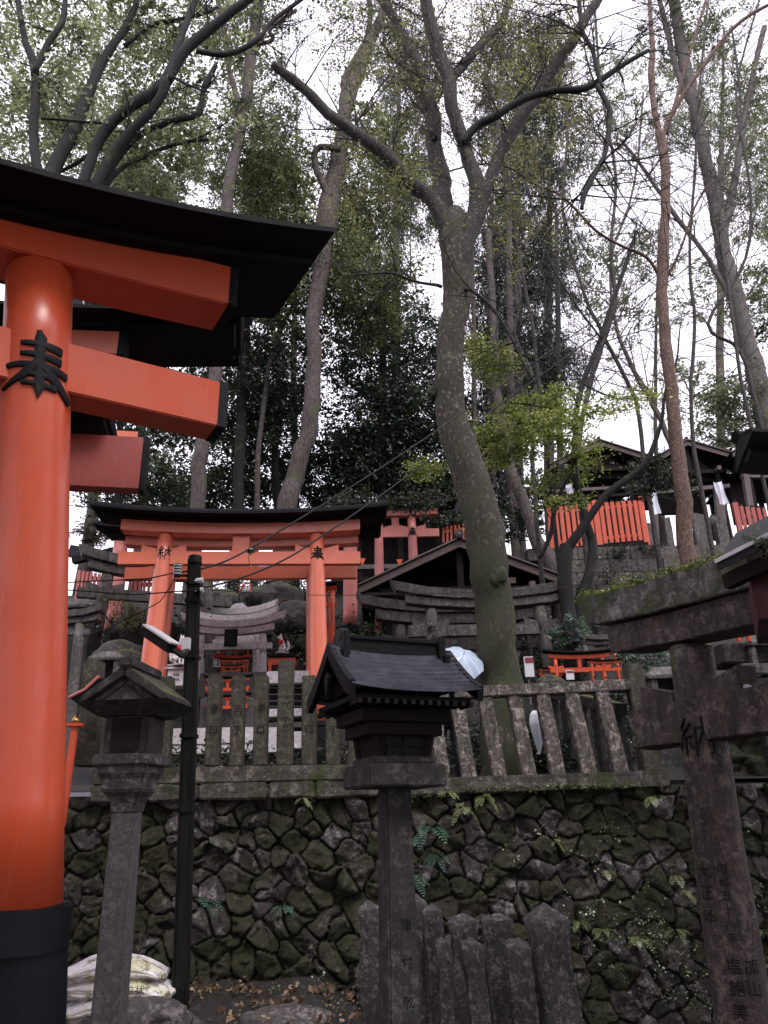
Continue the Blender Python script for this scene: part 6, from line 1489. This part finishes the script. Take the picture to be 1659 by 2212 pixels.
bush('evergreen shrub hanging above the small pink gate', [B(900, 1085, 18, 70, 12, .6, 1500), B(780, 1085, 18, 80, 14, .6, 1700), B(960, 1125, 20.2, 50, 14, .5, 1000)], .08, PM[:3], 78)
bush('dark shrub in front of the dark hall by the mossy trunk', [B(1120, 1130, 19.5, 60, 40, .6, 2500), B(1160, 1060, 19.8, 40, 40, .5, 1500)], .08, PM[:3], 79)
bush('twining weeds on the black eave at the right edge', [B(1640, 1176, 3.3, 34, 9, .06, 120)], .035, PM[1:3]+PG[:1], 80, asp=.2, clump=.05)
leaves('undergrowth', None, [B(300, 1390, 14.5, 130, 70, 1.2, 3500), B(720, 1400, 15.5, 120, 60, 1.0, 2800), B(560, 1280, 18.5, 160, 40, 1.2, 4000), B(1300, 1310, 18.6, 140, 30, .8, 3500), B(1320, 1250, 19.6, 120, 30, .15, 900), B(1160, 1420, 14.8, 80, 60, .6, 1400), B(1120, 1620, 11.3, 220, 40, .5, 4500), B(1320, 1560, 12, 100, 60, .5, 2500), B(540, 1640, 11.4, 240, 12, .3, 1500)],
       .07, [(.006, .010, .005), (.016, .024, .010), (.035, .05, .02)], 'leaf', 90, .3, 40, label='low dark undergrowth on the slope', cat='undergrowth', kind='stuff')

# ferns and sprouts on the wall
def fern(label, u, v, Y, size, n, seed, pal=((.05, .12, .06), (.12, .22, .13)), name='fern', grp='ferns growing out of the wall joints'):
    g = random.Random(seed); c = P(u, v, Y); vs = []; fs = []; cl = []
    for k in range(n):
        a = g.uniform(-2.6, -.5); L = size*g.uniform(.6, 1.1); d = Vector((math.cos(a), math.sin(a)*.6, g.uniform(-.2, .7))); q = Vector((0, 0, 0)); prev = q
        m_ = 9; s_ = d.cross(Vector((0, 0, 1))).normalized()
        for i in range(m_):
            d = (d+Vector((0, 0, -.17))).normalized(); q = q+d*L/m_; w_ = L*.26*math.sin(math.pi*(i+.8)/(m_+.6))
            for sg in (-1, 1):
                o = len(vs); e = q+s_*sg*w_+d*w_*.35
                vs += [q, q+d*L/m_*.35+s_*sg*w_*.5, e, q-d*L/m_*.25+s_*sg*w_*.5]; fs.append((o, o+1, o+2, o+3))
                f = g.random(); cc = [pal[0][j]*(1-f)+pal[1][j]*f for j in range(3)]; cl += [cc]*4
            o = len(vs); t_ = s_*.0015; vs += [prev-t_, prev+t_, q+t_, q-t_]; fs.append((o, o+1, o+2, o+3)); cl += [list(pal[0])]*4; prev = q
    me = bpy.data.meshes.new(name); me.from_pydata([tuple(x) for x in vs], [], fs); ca = me.color_attributes.new('col', 'FLOAT_COLOR', 'POINT')
    ca.data.foreach_set('color', np.concatenate([np.array(cl), np.ones((len(cl), 1))], 1).ravel()); me.materials.append(M['fern'])
    ob = bpy.data.objects.new(name, me); C.objects.link(ob); ob.location = c; return tag(ob, label, 'fern', grp)
YW = 8.82
for i, (u, v, s_, lb) in enumerate([(970, 1712, .18, 'yellowish fern under the right fence base beside the lantern platform'), (1045, 1722, .22, 'long pale fern drooping at the dark hollow under the fence base'), (1000, 1745, .22, 'fern hanging on the wall between two pale stones'), (925, 1790, .32, 'largest bluish fern right of the lantern post'), (885, 1810, .2, 'small fern touching the lantern post'), (890, 1900, .28, 'bushy fern halfway down beside the lantern post'),
        (940, 1845, .2, 'dark fern below the largest bluish one'), (432, 1950, .28, 'pale fern right of the utility pole'), (620, 1960, .2, 'small fern on a dark stone in the middle of the wall'), (655, 1725, .16, 'tiny sprouts just under the left fence footing'), (1200, 1818, .14, 'single pale ivy-like sprout below the right fence'), (1460, 1890, .18, 'yellow-green fern near the slanting pillar'),
        (1478, 1925, .16, 'small bright sprout beside the slanting pillar edge'), (1460, 2010, .16, 'lowest bright sprout near the slanting pillar'), (1375, 2025, .2, 'pale fern at the lower right of the wall'), (1300, 2010, .16, 'small fern left of the lower right fern'), (1410, 1720, .2, 'little leafy sprouts on top of the wall at its right end'), (1310, 1880, .14, 'tiny fern among mossy stones in the right part'), (1650, 2010, .2, 'white-green leaf at the right picture edge'), (1250, 1990, .14, 'tiny pale weed above the largest marker')]):
    pl = ((.05, .12, .07), (.12, .22, .15)) if i in (3, 4, 5, 6, 7, 8) else ((.16, .2, .06), (.36, .4, .18))
    fern(lb, u, v, YW, s_, 7 if s_ > .19 else 5, 100+i, pl)
leaves('wall_weeds', None, [B(1400, 2050, 8.72, 120, 60, .04, 250), B(1500, 2130, 8.72, 90, 60, .04, 180), B(1330, 1960, 8.74, 120, 80, .04, 250), B(1200, 2080, 8.72, 60, 90, .04, 160), B(1230, 1840, 8.78, 200, 90, .04, 160), B(680, 2150, 8.7, 120, 30, .04, 150), B(1620, 1900, 8.75, 40, 200, .04, 200)],
       .022, [(.06, .10, .04), (.2, .27, .14), (.4, .45, .3)], 'fern', 91, .12, 12, asp=.8, label='tiny pale weeds scattered over the wall face', cat='weeds', kind='stuff')
leaves('moss_tufts', None, [B(1150, 1703, 8.85, 210, 3, .06, 2600), B(1300, 1697, 8.85, 150, 3, .06, 1500), B(930, 1718, 8.85, 60, 3, .05, 500)], .018, [(.02, .028, .006), (.06, .075, .015), (.12, .14, .03)], 'fern', 92, .035, 40, label='bright moss along the top of the wall', cat='moss', kind='stuff')
kas = pt3 - ax3*.55
leaves('moss_fringe', None, [((pt3.x-ax3.x*s_, pt3.y-ax3.y*s_-.0, H3+.21+.25+.13*((span3/2+s_)/(span3/2+1.14))**2.2+.01), (.10, .12, .012), 700) for s_ in (-.5, -.3, -.1, .1, .3, .5, .7, .9)], .018, [(.05, .07, .008), (.12, .15, .02), (.2, .24, .05)], 'fern', 93, .05, 40, label='thin moss fringe on top of the slanting stone gate', cat='moss', kind='stuff')
# fallen leaves
rgl = []
for k in range(60): 
    u = random.uniform(380, 760); v = random.uniform(2130, 2225); p = P(u, v, 8); Yk = 1.6/(-(ray(u, v).z/ray(u, v).y)) if ray(u, v).z < 0 else 8
    Yk = min(Yk, 8.7); rgl.append(((Yk*ray(u, v).x/ray(u, v).y, Yk, .05+(.12*max(0, Yk-8.2))), (.15, .12, .01), 9))
leaves('leaf_litter', None, rgl, .055, [(.06, .035, .02), (.2, .12, .07), (.4, .3, .2)], 'leaf', 94, .08, 4, asp=.7, label='fallen brown and pale leaves on the ground at the wall foot', cat='leaf litter', kind='stuff')
t = thing('leaf_sprig', 'small dark leafy sprig caught on the upper cable in front of the middle gate', 'sprig', P(540, 1192, 7.0))
leaves('leaves', t, [(tuple(P(541, 1194, 7.0)), (.03, .02, .03), 16)], .075, [(.012, .02, .008), (.03, .045, .018)], 'leaf', 95, .03, 8, asp=.4)
mb = MB(); mb.tube([P(540, 1188, 7), P(536, 1205, 7), P(541, 1222, 7)], .003, 5); mb.build('stem', M['barkdark'], t)


# unseen evergreens added behind and beside the viewer to shade the foreground
for i, (x_, y_, z_, rx, lb) in enumerate([(-5.5, -3.5, 9.5, 5.0, 'unseen evergreen added for shade behind the viewer on the torii side'), (5.0, -4.5, 9.0, 5.0, 'unseen evergreen added for shade behind the viewer on the stone gate side'), (0.5, -9, 7.0, 6.0, 'broad unseen evergreen added for shade across the path behind the viewer'), (-9.5, 3.0, 8.0, 3.5, 'unseen evergreen added for shade beyond the torii row'), (9.5, 3.5, 8.0, 3.5, 'unseen evergreen added for shade beyond the little shrine')]):
    t = thing('added_shade_tree', lb, 'tree', (x_, y_, -.1), 0, 'evergreens added around the viewer for shade')
    mb = MB(); mb.tube([(x_, y_, -.1), (x_+.1, y_, z_*.5), (x_-.1, y_+.1, z_), (x_, y_, z_+2)], [.35, .28, .18, .05], 12, rough=.1); mb.build('trunk', M['barkgrey'], t, smooth=True)
    leaves('crown', t, [((x_, y_, z_), (rx, rx*.8, 4.0), 5500)], .5, PM[:3], 'leaf', 200+i, .7, 40)
